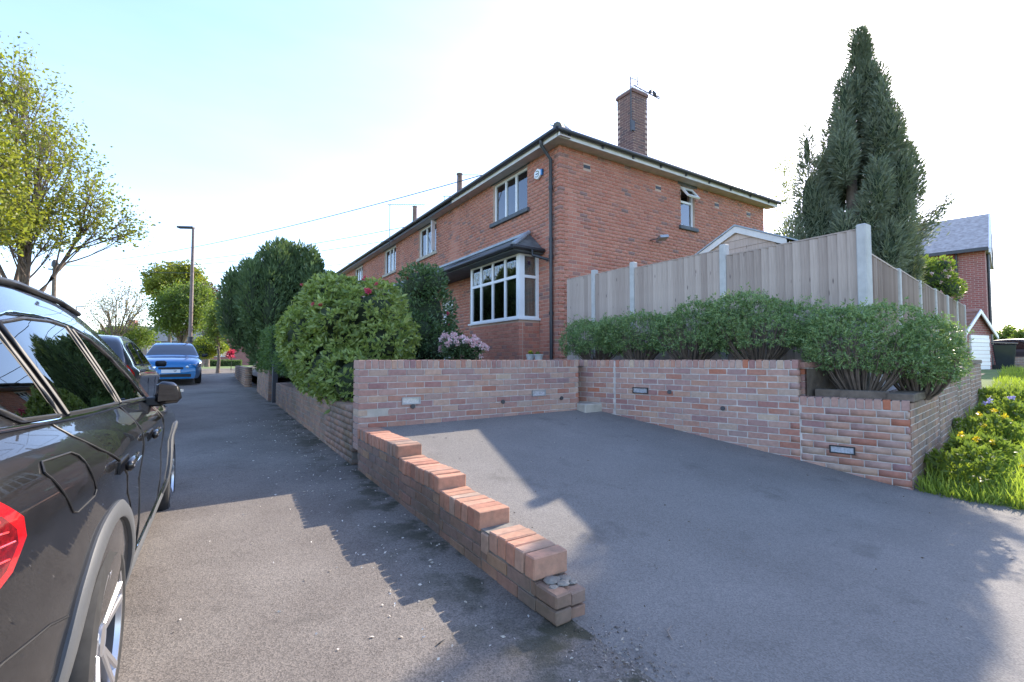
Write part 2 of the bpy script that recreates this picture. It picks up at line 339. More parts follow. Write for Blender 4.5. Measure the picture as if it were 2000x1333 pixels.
def tree(name, base, lobes, label, cat='tree', group=None, stems=1, fork=2.2, trunk_r=.2, ntips=500, nleaf=14, leaf=(.09, .055), mat='l_spring', bark='bark', spread=.35, k1=7, k2=7, tipjit=.3, seed=1, lean=(0, 0), wood_n=6, droop=.1):
    global rng; rng = np.random.default_rng(seed); random.seed(seed)
    t = empty(name, base, 0, label, cat, group); B = Vector(base)
    P, D, _ = lobes_points(lobes, int(ntips*1.6), .75); P = P[:ntips]-np.array(base)
    wood = MB(); starts = []
    for s in range(stems):
        o = Vector((random.uniform(-1, 1), random.uniform(-1, 1), 0))*(trunk_r*1.6 if stems > 1 else 0)
        top = Vector((lean[0], lean[1], fork))+o*2.2*(1 if stems > 1 else 0); mid = (o+top)/2+Vector((random.uniform(-.08, .08), random.uniform(-.08, .08), 0))
        r = trunk_r*(1 if stems == 1 else .8)
        wood.tube([o-Vector((0, 0, .2)), o+Vector((0, 0, .12)), mid, top], [r*1.5, r*1.15, r*.92, r*.8], 10); starts.append((top, r*.75))
    a1, C1 = kmeans(P, k1); tips = []
    for i in range(len(C1)):
        Q = P[a1 == i]
        if len(Q) < 3: continue
        st, r0 = min(starts, key=lambda s: (s[0].xy-Vector(C1[i]).xy).length)
        c = Vector(C1[i]); e = st.lerp(c, .72); pts = bez(st-Vector((0, 0, random.uniform(0, .5)*fork*.3)), e, ((0, 0, (c-st).length*-.12)), 6)
        rr = r0*(.45+.35*len(Q)/len(P)*k1*.5); wood.tube(pts, [rr*(1-.09*j) for j in range(7)], 8)
        a2, C2 = kmeans(Q, k2)
        for j in range(len(C2)):
            q = Q[a2 == j]
            if len(q) == 0: continue
            s2 = pts[random.choice((3, 4, 5, 6))]; c2 = Vector(C2[j]); e2 = s2.lerp(c2, .8); p2 = bez(s2, e2, (random.uniform(-.2, .2), random.uniform(-.2, .2), -.08*(c2-s2).length), 5)
            r2 = rr*.36; wood.tube(p2, [r2*(1-.13*z) for z in range(6)], wood_n)
            for w in q:
                s3 = p2[random.choice((2, 3, 4, 5))]; w = Vector(w); p3 = bez(s3, w, (random.uniform(-.1, .1), random.uniform(-.1, .1), droop*(w-s3).length), 3)
                wood.tube(p3, [r2*.3, r2*.22, r2*.16, r2*.08], 4, caps=False); tips += [(p3[3], (p3[3]-p3[2])), (p3[2], p3[3]-p3[2]), ((p3[2]+p3[3])/2, p3[3]-p3[2])]
    wood.build('trunk', M[bark], t, smooth=50)
    tp = np.array([x[0] for x in tips]); td = np.array([x[1] for x in tips]); n = len(tp)*nleaf//3; idx = rng.integers(0, len(tp), n)
    p = tp[idx]+rng.normal(size=(n, 3))*tipjit*spread; d = unit(td[idx])*.6+rng.normal(size=(n, 3))*.7+np.array([0, 0, -.15])
    cl = rng.random(len(tp))[idx]*.6+rng.random(n)*.4
    V, F, T = leaves(p, d, leaf[0]*(.6+.8*rng.random(n)), leaf[1]*(.6+.8*rng.random(n)), cl)
    link('crown', np_mesh('crown', V, F, M[mat], T), t); return t
# ------------------------------------------------------------------ brick helpers
def brick_mesh(l, d, h, mat, seed, bev=.004, jit=.002):
    random.seed(seed); mb = MB().box((-l/2, -d/2, -h/2), (l/2, d/2, h/2)); me = mb.mesh('brick', mat, bevel=bev)
    for v in me.vertices: v.co += Vector((random.uniform(-1, 1), random.uniform(-1, 1), random.uniform(-1, 1)))*jit
    return me
BRICKS = {}
def brick_obj(parent, mat, c, ang, l, d, h, name='brick', bev=.004):
    key = (mat, round(l*250)/250, round(d, 3), round(h, 3), random.randrange(3))
    if key not in BRICKS:
        st = random.getstate(); BRICKS[key] = brick_mesh(key[1], key[2], key[3], M[mat], hash(key[1:]) & 1023, bev); random.setstate(st)
    return link(name, BRICKS[key], parent, c, ang)
def joined_bricks(parent, recs, mat, name='brickwork'):   # recs: (centre, angle, l, d, h)
    Vs = []; Fs = []; T = []; base = np.array([(-1,-1,-1),(1,-1,-1),(1,1,-1),(-1,1,-1),(-1,-1,1),(1,-1,1),(1,1,1),(-1,1,1)])*.5
    ff = np.array([(0,3,2,1),(4,5,6,7),(0,1,5,4),(1,2,6,5),(2,3,7,6),(3,0,4,7)])
    for i, (c, a, l, d, h) in enumerate(recs):
        q = base*np.array([l, d, h]); ca, sa = math.cos(a), math.sin(a)
        Vs.append(np.stack([q[:, 0]*ca-q[:, 1]*sa+c[0], q[:, 0]*sa+q[:, 1]*ca+c[1], q[:, 2]+c[2]], 1)); Fs.append(ff+8*i); T += [random.random()]*6
    o = link(name, np_mesh(name, np.concatenate(Vs), np.concatenate(Fs), M[mat], T), parent); o['kind'] = 'stuff'; return o
def course_spans(u0, u1, holes, za, zb):
    sp = [(u0, u1)]
    for (a, b, c, d) in holes:
        if c < zb-.02 and d > za+.02:
            nx = []
            for (p, q) in sp:
                if b <= p or a >= q: nx.append((p, q)); continue
                if a > p: nx.append((p, a))
                if b < q: nx.append((b, q))
            sp = nx
    return sp
def lay(u0, u1, z0, n, ch, bl, holes=(), joint=.01, phase=0., ztop=None):   # bricks of a wall face as (u centre, z centre, length)
    out = []
    for k in range(n):
        za, zb = z0+k*ch, z0+(k+1)*ch
        if ztop and zb > ztop+.01: break
        for (p, q) in course_spans(u0, u1, holes, za, zb):
            off = (bl/2 if k % 2 else 0)+phase; i = math.floor((p-off)/bl)
            while True:
                a = max(p, off+i*bl); b = min(q, off+(i+1)*bl); i += 1
                if a >= q-1e-4: break
                if b-a > .03: out.append(((a+b)/2, (za+zb)/2, b-a-joint))
    return out
def lay_objects(parent, recs, mat_o, mat_b, limit=300):
    recs.sort(key=lambda r: -(r[2]*r[4])/max(.5, (Vector(r[0])-camo.location).length_squared))
    for (c, a, l, d, h) in recs[:limit]: brick_obj(parent, mat_o, c, a, l, d, h)
    if len(recs) > limit: joined_bricks(parent, recs[limit:], mat_b)
# ------------------------------------------------------------------ terrain
def zroad(x, y): return .024*max(0, min(y, 34)-1.5)
def zdrive(x, y):
    t = max(0, y-1.7); return min(.155*t*(t/(t+.25)) if t > 0 else 0, .60)+.012*max(0, x-2)*min(1, t)
def grid(name, x0, x1, y0, y1, nx, ny, fz, mat, kind='structure'):
    mb = MB(); V = []; F = []
    for j in range(ny+1):
        for i in range(nx+1):
            x = x0+(x1-x0)*i/nx; y = y0+(y1-y0)*j/ny; V.append((x, y, fz(x, y)))
    for j in range(ny):
        for i in range(nx): a = j*(nx+1)+i; F.append((a, a+1, a+nx+2, a+nx+1))
    o = mb.add(V, F).build(name, mat, smooth=60); o['kind'] = kind; return o
# ------------------------------------------------------------------ the setting
WX0, WX1 = 1.44, 1.66                          # low front wall, street face and drive face
LWY = 5.38                                     # front face of the wall across the head of the drive
RA, RB = Vector((5.0, 5.0)), Vector((5.9, 1.83))   # splayed side wall of the drive
RD = (RB-RA).normalized()
grid('road', -9, 1.56, -30, 34, 8, 96, zroad, M['pavement'])
grid('driveway', 1.56, 6.3, -30, 5.7, 12, 110, zdrive, M['drive'])
def zverge(x, y): return -.01+.055*max(0, x-5.85)+.02*max(0, y-1)*(1 if x > 6.3 else 0) if x < 22 else .88+.02*max(0, y-1)
grid('verge', 5.97, 34, -30, 5.4, 40, 30, lambda x, y: min(1.05, zverge(x, y)) if x > 6.4 else zverge(x, y)-.0, M['ground'])
mb = MB(); S = 900
mb.add([(-S, -S, -.45), (S, -S, -.45), (S, S, -.45), (-S, S, -.45)], [(0, 1, 2, 3)]); mb.build('ground', M['ground'])['kind'] = 'structure'
grid('far_ground', -120, 160, 33.9, 400, 20, 20, lambda x, y: .75+.0*x, M['ground'])
grid('left_verge', -120, -8.9, -30, 34, 12, 12, lambda x, y: zroad(x, y)+.05, M['ground'])
grid('right_ground', 33.8, 200, -60, 60, 6, 6, lambda x, y: .9, M['ground'])
mb = MB(); pc = [on_z(px, py, .004) for px, py in ((250, 1112), (315, 1097), (554, 1048), (600, 1150), (642, 1250), (512, 1305), (300, 1350))]
mb.prism([(p.x, p.y, .001) for p in pc], (0, 0, .0035)).build('pavement_patch', M['patch'])['kind'] = 'structure'
sm = [on_z(px, py, .006) for px, py in ((556, 950), (566, 985), (577, 1015), (590, 1060), (601, 1100), (612, 1140), (628, 1195), (640, 1245), (632, 1275), (600, 1290))]
mb = MB(); random.seed(17)
for p, q in zip(sm, sm[1:]):
    for k in range(4): a_, b_ = p.lerp(q, k/4), p.lerp(q, (k+1)/4); w_ = random.uniform(.003, .010); n_ = Vector((-(b_-a_).y, (b_-a_).x, 0)).normalized()*w_; mb.add([a_-n_, b_-n_, b_+n_, a_+n_], [(0, 1, 2, 3)])
mb.build('pavement_seam', M['seam'])['kind'] = 'structure'
def zgarden(x, y):
    if y < 5.7: return 1.20 if y > 2.72 else .82
    t = min(1, max(0, (x-1.6)/2.2)); return .72+(1.26-.72)*t*t*(3-2*t)
mb = MB()                                      # planted bed behind the side wall, upper and lower tier
def rline(y): return RA.x+(y-RA.y)/RD.y*RD.x
mb.add([(rline(6.3)+.1, 6.3, 1.2), (rline(2.72)+.1, 2.72, 1.2), (7.1, 2.72, 1.2), (7.1, 6.3, 1.2)], [(0, 1, 2, 3)])
mb.add([(rline(2.74)+.1, 2.74, .82), (rline(1.95)+.1, 1.95, .82), (15.5, 3.35, .98), (15.5, 4.1, .98), (7.1, 2.74, .86)], [(0, 1, 2, 3, 4)])
mb.add([(rline(2.72)+.1, 2.72, 1.2), (7.1, 2.72, 1.2), (7.1, 2.72, .8), (rline(2.72)+.1, 2.72, .8)], [(0, 1, 2, 3)])
mb.build('planting_bed', M['soil'])['kind'] = 'structure'
grid('front_garden', 1.56, 7.0, 5.5, 34, 16, 60, zgarden, M['soil'])
MB().prism([(7.05, 2.68, .7), (18.4, 4.48, .7), (26, 8.6, .7), (7.05, 8.58, .7)], (0, 0, .46)).build('back_garden', M['ground'])['kind'] = 'structure'
# ------------------------------------------------------------------ garden walls
C1 = .075
def straight_wall(name, label, p0, p1, ztop, zbot, mat, mo, mb_, depth=.215, ch=C1, bl=.225, cope=True, tiers=None, mortar='mortar', group=None, cope_h=.1, cope_w=.075, cope_mat=None, holes=(), flip=1):
    p0, p1 = Vector(p0), Vector(p1); L = (p1-p0).length; u = (p1-p0)/L; ang = math.atan2(u.y, u.x); nrm = Vector((u.y, -u.x))*flip    # visible side
    w = empty(name, (p0.x, p0.y, zbot), 0, label, 'wall', group); off = Vector((p0.x, p0.y, zbot))
    tiers = tiers or [(0, L, ztop)]; recs = []; core = MB()
    for k_, (a, b, zt) in enumerate(tiers):
        zc = zt-(cope_h+.008 if cope else 0); n = int(math.ceil((zc-zbot)/ch)); z0 = zc-n*ch
        for (uc, zz, l) in lay(a, b, z0, n, ch, bl, holes):
            c = p0+u*uc-nrm*(depth/2); j = random.uniform(-.002, .003)
            recs.append((Vector((c.x+nrm.x*j, c.y+nrm.y*j, zz))-off, ang, l, depth, ch-.01))
        if cope:
            k = max(1, round((b-a)/cope_w)); s = (b-a)/k
            for i in range(k):
                c = p0+u*(a+(i+.5)*s)-nrm*(depth/2); st = random.random()
                brick_obj(w, cope_mat or mo, Vector((c.x, c.y, zt-cope_h/2+random.uniform(-.003, .003)))-off, ang, s-.009, depth+.006, cope_h, 'coping_brick')
        a_ = a-.05 if k_ else a+.018; hl = (b-.018-a_)/2; cc = p0+u*(a_+hl)-nrm*(depth/2-.0006*k_)
        core.obox(Vector((cc.x, cc.y, (z0+zt-.012)/2))-off, Vector((u.x, u.y, 0))*hl, Vector((nrm.x, nrm.y, 0))*(depth/2-.005), (0, 0, (zt-.012-z0)/2))
    core.build('mortar', M[mortar], w); lay_objects(w, recs, mo, mb_); return w, u, nrm, ang, off
random.seed(11)
lw, *_ = straight_wall('brick_wall', 'reclaimed brick retaining wall with soldier coping across the head of the drive', (WX0, LWY), (4.66, LWY), E, .30, None, 'yard_o', 'yard_b', flip=1, cope_mat='yard_o')
# recessed brick lights and drain holes in the drive walls
def wall_light(p, ang, label, dark=False):
    t = empty('wall_light', p, ang, label, 'wall light', 'brick lights set into the drive walls')
    f = MB(); w, h = .115, .042
    for (a, b) in (((-w, -.012, -h), (w, .03, -h+.012)), ((-w, -.012, h-.012), (w, .03, h)), ((-w, -.012, -h+.012), (-w+.014, .03, h-.012)), ((w-.014, -.012, -h+.012), (w, .03, h-.012))): f.box(a, b)
    f.build('frame', M['black_plastic' if dark else 'metal_grey'], t)
    MB().box((-w+.014, -.004, -h+.012), (w-.014, .02, h-.012)).build('lens', M['lamp_clear'], t)
def drain(p, ang, label):
    t = empty('drain_hole', p, ang, label, 'drain hole', 'weep holes in the drive walls')
    MB().lathe([(.024, -.012), (.028, -.012), (.028, .02), (.024, .02)], n=12, axis='y').build('pipe_rim', M['dark_metal'], t, smooth=40)
    MB().lathe([(.001, -.004), (.024, -.004)], n=12, axis='y').build('opening', M['black_plastic'], t)
for (px, py, lb) in ((803, 783, 'pale glass brick light beside the end of the low front wall'), (1052, 768, 'pale glass brick light near the steps')):
    p = on_y(px, py, LWY); wall_light((p.x, LWY-.004, p.z), 0, lb)
for (px, py, lb) in ((806, 794, 'round weep hole directly under a pale brick light'), (982, 785, 'round weep hole midway along the wall at the head of the drive'), (1096, 778, 'small weep hole next to the steps')):
    p = on_y(px, py, LWY); drain((p.x, LWY-.004, p.z), 0, lb)
# splayed side wall with a lower tier at its outer end
Lr = (RB-RA).length; ext = 1.25; S0 = RA-RD*ext; tb = (2.75-S0.y)/RD.y
rw, ru, rn, rang, roff = straight_wall('brick_wall', 'purple and pink reclaimed brick wall stepping down beside the drive under green bushes', S0, RB, E, -.15, None, 'yard_o', 'yard_b', tiers=[(0, ext, E), (ext+.02, tb, E), (tb, ext+Lr, .89)], flip=1, cope_mat='yard_o', depth=.2)
def on_rw(px, py):
    d = ray(px, py); t = (rn.x*RA.x+rn.y*RA.y)/(rn.x*d.x+rn.y*d.y); return Vector((0, 0, E))+d*t
for (px, py, lb, dk) in ((1251, 763, 'small dark framed brick light near the corner of the side wall', True), (1645, 879, 'dark framed brick light low in the outer end of the side wall', True)):
    p = on_rw(px, py); wall_light((p.x+rn.x*.004, p.y+rn.y*.004, p.z), rang, lb, dk)
for (px, py, lb) in ((1308, 766, 'weep hole beside the small dark brick light'), (1412, 798, 'weep hole below the middle of the side wall')):
    p = on_rw(px, py); drain((p.x+rn.x*.004, p.y+rn.y*.004, p.z), rang, lb)
random.seed(13); straight_wall('brick_wall', 'short brick return wall between upper and lower planting bed', (rline(2.75)+.12, 2.75), (6.95, 2.75), E-.02, .7, None, 'yard_o', 'yard_b', depth=.1, cope=False)
# steps between the two walls
t = empty('garden_steps', (4.7, 5.5, .5), 0, 'concrete steps rising through the gap between the two brick walls', 'steps')
for k, (x0, x1, y0, y1, z) in enumerate(((4.62, 4.99, 5.2, 6.3, .66), (4.2, 4.66, 5.62, 6.3, .80), (3.8, 4.2, 5.62, 6.3, .95), (3.4, 3.8, 5.62, 6.3, 1.1))):
    MB().box((x0-4.7, y0-5.5, -.3), (x1-4.7, y1-5.5, z-.5)).build('step', M['stone'], t, bevel=.012)
# low stepped front wall: four tiers of brick-on-edge coping over mossy courses
random.seed(21)
TI = [(5.38, 4.05, .545, 17), (4.05, 3.2, .45, 9), (3.2, 2.584, .36, 7), (2.584, 2.01, .285, 6)]
fw = empty('low_front_wall', (WX0, 2.0, 0), 0, 'low mossy brick wall stepping down between pavement and drive with orange brick-on-edge coping', 'wall'); off = Vector((WX0, 2.0, 0)); recs = []; core = MB()
for ti, (ya, yb, zt, k) in enumerate(TI):
    s = (ya-yb)/k; CHh = .115
    for i in range(k):
        yc = yb+(i+.5)*s; broken = (ti == 3 and i == k-1)
        brick_obj(fw, 'cope_o', Vector(((WX0+WX1)/2+random.uniform(-.006, .006), yc, zt-CHh/2-(.035 if broken else 0)+random.uniform(-.004, .004)))-off, random.uniform(-.02, .02), .225, s-.012, CHh, 'coping_brick', .006)
    zc = zt-CHh-.008; n = int(math.ceil((zc+.12)/C1))
    for (uc, zz, l) in lay(yb, ya, zc-n*C1, n, C1, .225, phase=ti*.05): recs.append((Vector(((WX0+WX1)/2+random.uniform(-.003, .003), uc, zz))-off, R(90), l, .215, C1-.01))
    core.box((WX0+.010-off.x, yb+.022-off.y, zc-n*C1), (WX1-.010-off.x, ya+(.01 if ti else 0)-off.y, zt-.02-.0005*ti))
for (x, y, z, l, d) in ((1.495, 1.93, .125, .10, .17), (1.495, 1.93, .05, .10, .17), (1.605, 1.94, .105, .10, .15), (1.605, 1.94, .03, .10, .15)):
    brick_obj(fw, 'low_o', Vector((x, y, z))-off, random.uniform(-.06, .06), l, d, .068, 'brick', .007)
core.build('mortar', M['mortar_dark'], fw); lay_objects(fw, recs, 'low_o', 'low_b')
for (x, y, z, r_) in ((1.53, 1.985, .165, .035), (1.60, 1.975, .16, .03), (1.56, 1.93, .163, .025), (1.50, 1.93, .16, .018), (1.63, 1.95, .145, .022)):
    bm_ = bmesh.new(); bmesh.ops.create_icosphere(bm_, subdivisions=2, radius=1); MB().add([(v.co.x*r_*1.5*random.uniform(.8, 1.15), v.co.y*r_*1.2*random.uniform(.8, 1.15), v.co.z*r_*.4*random.uniform(.4, 1.3)) for v in bm_.verts], [[v.index for v in q.verts] for q in bm_.faces]).build('mortar_lump', M['mortar_dark'], fw, loc=Vector((x, y, z))-off); bm_.free()
# front retaining wall beyond the drive, under the shrubs
random.seed(31)
straight_wall('brick_wall', 'weathered brick retaining wall along the pavement under the large rhododendron', (WX0, 12.6), (WX0, LWY+.22), .76, -.1, None, 'low_o', 'low_b', cope=False, mortar='mortar_dark', flip=1)
MB().box((0, 0, 0), (.36, .24, .12)).build('end_stone', M['stone'], tag(empty('stone_block', (WX0+.01, LWY+.0, .64), 0), 'pale stone block capping the end of the retaining wall', 'stone block'), bevel=.015)
straight_wall('brick_wall', 'short brick garden wall below the clipped conifer hedge', (WX0-.1, 16.2), (WX0-.1, 13.2), 1.05, .1, None, 'low_o', 'low_b', cope=False, mortar='mortar_dark', flip=1)
straight_wall('brick_wall', 'far low brick garden wall past the dark yew', (WX0-.3, 24.5), (WX0-.3, 18.2), 1.05, .2, None, 'low_o', 'low_b', cope=False, mortar='mortar', flip=1)
MB().box((0, 0, 0), (.12, .12, 1.0)).build('post', M['dark_metal'], tag(empty('gate_post', (WX0-.06, 12.75, .2), 0), 'dark gate post in the gap between two brick garden walls', 'post'), bevel=.01)
# stepped terrace wall running away beside the verge
random.seed(41)
SDIR = Vector((math.sin(R(81)), math.cos(R(81)))); q0 = RB+SDIR*.02
for k, (a, b, zt) in enumerate(((0, 2.0, .87), (2.0, 4.0, .98), (4.0, 6.1, 1.10), (6.1, 8.4, 1.22))):
    pa, pb = q0+SDIR*a, q0+SDIR*b
    straight_wall('terrace_wall', ['lowest', 'second', 'third', 'highest'][k]+' level of the stepped brick edging beside the grass verge', pa, pb, zt, -.1, None, 'low_o', 'low_b', cope=False, mortar='mortar', group='stepped brick edging')
    s = empty('timber_sleeper', (pa.x, pa.y, zt), math.atan2(SDIR.y, SDIR.x), 'dark timber sleeper lying on the '+['lowest', 'second', 'third', 'highest'][k]+' level of the stepped edging', 'sleeper', 'sleepers on the stepped edging')
    MB().box((.05, -.02, .004), (b-a-.02, .2, .085)).build('beam', M['timber_dark'], s, bevel=.008)
    MB().box((.05, .2, .004), (.2, .85, .1)).build('cross_beam', M['timber_dark'], s, bevel=.008)
# ------------------------------------------------------------------ fences
def fence_panel(f, p0, p1, zb, zt, nb, nrm, cap=True):
    p0, p1 = Vector(p0), Vector(p1); L = (p1-p0).length; u = (p1-p0)/L; ang = math.atan2(u.y, u.x); s = L/nb
    pan = empty('fence_panel', (p0.x, p0.y, zb), ang, parent=f); side = 1 if Vector((-u.y, u.x)).dot(nrm) > 0 else -1
    for z in (.2, (zt-zb)*.55, zt-zb-.12): MB().box((0, -side*.05, z), (L, -side*.002, z+.07)).build('rail', M['fence'], pan)
    for i in range(nb):
        w = s*1.12; me = MB(); y0, y1 = 0, side*.022
        me.add([(0, 0, 0), (w, 0, 0), (w, side*.008, 0), (0, side*.036, 0), (0, 0, zt-zb), (w, 0, zt-zb), (w, side*.008, zt-zb), (0, side*.036, zt-zb)], [(0,3,2,1),(4,5,6,7),(0,1,5,4),(1,2,6,5),(2,3,7,6),(3,0,4,7)])
        key = ('board', round(w, 3), round(zt-zb, 2), side)
        if key not in BRICKS: BRICKS[key] = me.mesh('board', M['fence'])
        b = link('board', BRICKS[key], pan, (i*s, random.uniform(-.002, .004)*side+side*.002*(i % 2), random.uniform(-.006, .004))); b.rotation_euler = (0, 0, random.uniform(-.006, .006))
    if cap: MB().box((0, -.02 if side > 0 else -.03, zt-zb+.002), (L, .03 if side > 0 else .02, zt-zb+.022)).build('capping_rail', M['fence'], pan)
    return pan
def cpost(f, x, y, z0, z1, ang=0, w=.06):
    MB().prism([(-w, -.055, z0), (w, -.055, z0), (w, .055, z0), (-w, .055, z0)], (0, 0, z1-z0)).build('post', M['concrete'], f, (x, y, 0), bevel=.012, rz=ang)
random.seed(51); FX = 7.0
f = empty('fence', (0, 0, 0), 0, 'tall weathered close-board fence with concrete posts beside the house gable', 'fence')
PY = [8.50, 7.55, 6.45, 4.52, 2.59]; ZT = [3.17, 3.12, 3.07, 2.98]
fz = [E+1.84, E+1.82, E+1.77, E+1.66]
for i in range(4):
    fence_panel(f, (FX, PY[i]-.06), (FX, PY[i+1]+.06), 1.22, fz[i], [7, 8, 16, 16][i], Vector((-1, 0)))
    if i: cpost(f, FX, PY[i], .9, fz[i-1]+.09)
    MB().box((FX-.02, PY[i+1]+.06, .95), (FX+.02, PY[i]-.06, 1.215)).build('gravel_board', M['concrete'], f)
f2 = empty('fence', (0, 0, 0), 0, 'long close-board fence with slim concrete posts receding along the grass verge', 'fence')
cpost(f, FX, 2.59, .7, E+1.72, 0, .085)
a0 = Vector((FX+.1, 2.6)); n2 = Vector((SDIR.y, -SDIR.x)); a2 = math.atan2(SDIR.y, SDIR.x)
for i in range(6):
    pa, pb = a0+SDIR*(i*1.88+.05), a0+SDIR*((i+1)*1.88-.05); zt = E+1.36+.035*i
    fence_panel(f2, pa, pb, 1.2+.02*i, zt, 12, n2); q = a0+SDIR*((i+1)*1.88); cpost(f2, q.x, q.y, .8, zt+.05, a2, .05)
    g = MB().box((0, -.02, .8), (1.78, .02, 1.195+.02*i)).build('gravel_board', M['concrete'], f2, (pa.x, pa.y, 0), rz=a2)
# garden shed behind the fence
s = empty('garden_shed', (8.4, 5.15, 1.16), 0, 'grey wooden shed gable with pale bargeboards showing over the fence', 'shed')
MB().prism([(0, -.8, 0), (0, .8, 0), (0, .8, 2.19), (0, 0, 2.54), (0, -.8, 2.19)], (1.9, 0, 0)).build('body', M['interior'], s)
for k in range(17):
    z0 = .15*k; z1 = z0+.146; h0 = .8 if z0 < 2.19 else max(.02, .8*(2.54-z0)/.35); h1 = .8 if z1 < 2.19 else max(.01, .8*(2.54-z1)/.35)
    MB().add([(-.012, -h0, z0), (-.012, h0, z0), (-.006, h1, z1), (-.006, -h1, z1), (0, -h0, z0), (0, h0, z0), (0, h1, z1), (0, -h1, z1)], [(0,1,2,3),(0,4,5,1),(2,6,7,3),(1,5,6,2),(0,3,7,4)]).build('cladding_board', M['fence'], s)
for sg in (-1, 1):
    MB().prism([(-.06, 0, 2.54), (-.06, sg*.92, 2.12), (-.06, sg*.92, 2.23), (-.06, 0, 2.66)], (.035, 0, 0)).build('bargeboard', M['fascia'], s)
    MB().prism([(-.08, 0, 2.665), (-.08, sg*.95, 2.225), (-.08, sg*.95, 2.25), (-.08, 0, 2.695)], (2.05, 0, 0)).build('roof', M['lead'], s)
# ------------------------------------------------------------------ the brick terrace
XF, XB, YG, ZB, ZS = 6.9, 15.6, 8.6, 1.15, 6.38         # front plane, back plane, gable plane, base, soffit
BH, BL = .09, .235
def cells(u0, u1, z0, z1, holes):
    us = sorted({u0, u1, *[h[0] for h in holes], *[h[1] for h in holes]}); zs = sorted({z0, z1, *[h[2] for h in holes], *[h[3] for h in holes]})
    for a, b in zip(us, us[1:]):
        for c, d in zip(zs, zs[1:]):
            if a < u0 or b > u1 or c < z0 or d > z1: continue
            if not any(h[0] <= a+1e-6 and h[1] >= b-1e-6 and h[2] <= c+1e-6 and h[3] >= d-1e-6 for h in holes): yield a, b, c, d
def fmap(u, dep, z): return (XF+dep, u, z)               # front face: u runs along Y
def gmap(u, dep, z): return (u, YG+dep, z)               # gable face: u runs along X
def mbox(mb, mp, u0, u1, d0, d1, z0, z1):
    a, b = mp(u0, d0, z0), mp(u1, d1, z1); return mb.box(tuple(map(min, a, b)), tuple(map(max, a, b)))
def window(house, mp, u0, u1, z0, z1, mull, trans=None, sill='stone_dark', lintel='stone_dark', dep=.07, curtains=True, fr=.055, room=1.4, open_top=False, sill_out=.06):
    w = MB()
    for (a, b, c, d) in ((u0, u1, z0, z0+fr), (u0, u1, z1-fr, z1), (u0, u0+fr, z0+fr, z1-fr), (u1-fr, u1, z0+fr, z1-fr)): mbox(w, mp, a, b, dep, dep+.07, c, d)
    us = [u0]+[u0+(u1-u0)*m for m in mull]+[u1]
    for x in us[1:-1]: mbox(w, mp, x-.032, x+.032, dep-.002, dep+.068, z0+fr, z1-fr)
    if trans:
        zt = z0+(z1-z0)*trans
        for a, b in zip(us, us[1:]): mbox(w, mp, a+.034, b-.034, dep+.002, dep+.066, zt-.03, zt+.03)
    wo_ = w.build('window', M['white'], house)
    for a, b in zip(us, us[1:]):
        for (c, d) in (((z0, zt), (zt, z1)) if trans else ((z0, z1),)):
            if open_top and d == z1 and trans: continue
            mbox(MB(), mp, a+.03, b-.03, dep+.03, dep+.036, c+.03, d-.03).build('pane', M['glass'], wo_)
    if sill: mbox(MB(), mp, u0-.1, u1+.1, -sill_out, .1, z0-.11, z0-.002).build('sill', M[sill], wo_, bevel=.008)
    if lintel: mbox(MB(), mp, u0-.12, u1+.12, -.006, .1, z1+.002, z1+.2).build('lintel', M[lintel], wo_)
    r = MB(); mbox(r, mp, u0-.3, u1+.3, dep+room, dep+room+.05, z0-.4, z1+.3); mbox(r, mp, u0-.3, u1+.3, .26, dep+room, z0-.45, z0-.4); mbox(r, mp, u0-.3, u1+.3, .26, dep+room, z1+.3, z1+.35)
    mbox(r, mp, u0-.35, u0-.3, .26, dep+room, z0-.4, z1+.3); mbox(r, mp, u1+.3, u1+.35, .26, dep+room, z0-.4, z1+.3); r.build('room', M['interior'], wo_)
    if curtains:
        for (a, b) in ((u0+.02, u0+(u1-u0)*.2), (u1-(u1-u0)*.2, u1-.02)):
            c = MB(); n = 10
            for i in range(n):
                x0, x1 = a+(b-a)*i/n, a+(b-a)*(i+1)/n; d0, d1 = .24+.03*math.sin(i*2.1), .24+.03*math.sin((i+1)*2.1)
                c.add([mp(x0, d0, z0), mp(x1, d1, z0), mp(x1, d1, z1), mp(x0, d0, z1)], [(0, 1, 2, 3)])
            c.build('curtain', M['curtain'], wo_)
    return wo_
BH_LIST = []
def face_bricks(mp, u0, u1, holes, ang, z0=ZB, z1=ZS, corner=None):
    n = int((z1-z0)/BH+.5); rec = []
    for par in (0, 1):
        a = u0+(.108 if corner is not None and par != corner else 0)
        for (uc, zz, l) in lay(a, u1, z0, n, BH, BL, holes, .011):
            if int(round((zz-z0)/BH-.5)) % 2 != par: continue
            rec.append((Vector(mp(uc, .0535+random.uniform(-.001, .001), zz)), ang, l, .1, BH-.012))
    return rec
def house_walls(h, y0, y1, holes, gable=False, gholes=()):
    m = MB()
    for (a, b, c, d) in cells(y0, y1, ZB-.4, ZS, holes): mbox(m, fmap, max(a, YG+.010), b, .008, .26, c, d)
    if gable:
        for (a, b, c, d) in cells(XF+.26, XB, ZB-.4, ZS, gholes): mbox(m, gmap, a, b, .008, .26, c, d)
    m.box((XB-.25, y0+.262, ZB-.4), (XB, y1, ZS)); m.box((XF+.27, y0+.3, ZS-.12), (XB-.26, y1, ZS-.02)); m.box((XF+.27, y1-.1, ZB-.4), (XB-.26, y1-.003, ZS-.13))
    return m.build('wall', M['mortar_house'], h)
random.seed(61)
W1 = (9.95, 11.68, E+3.92, E+5.04); BAYH = (9.5, 11.84, 2.2, E+2.6); D1 = (12.2, 13.1, 1.2, 3.3)
G1 = (11.3, 11.92, E+3.83, E+5.0)
EAVE_X, EAVE_Y, RIDX, RIDZ = 6.6, 8.3, 11.25, 9.25
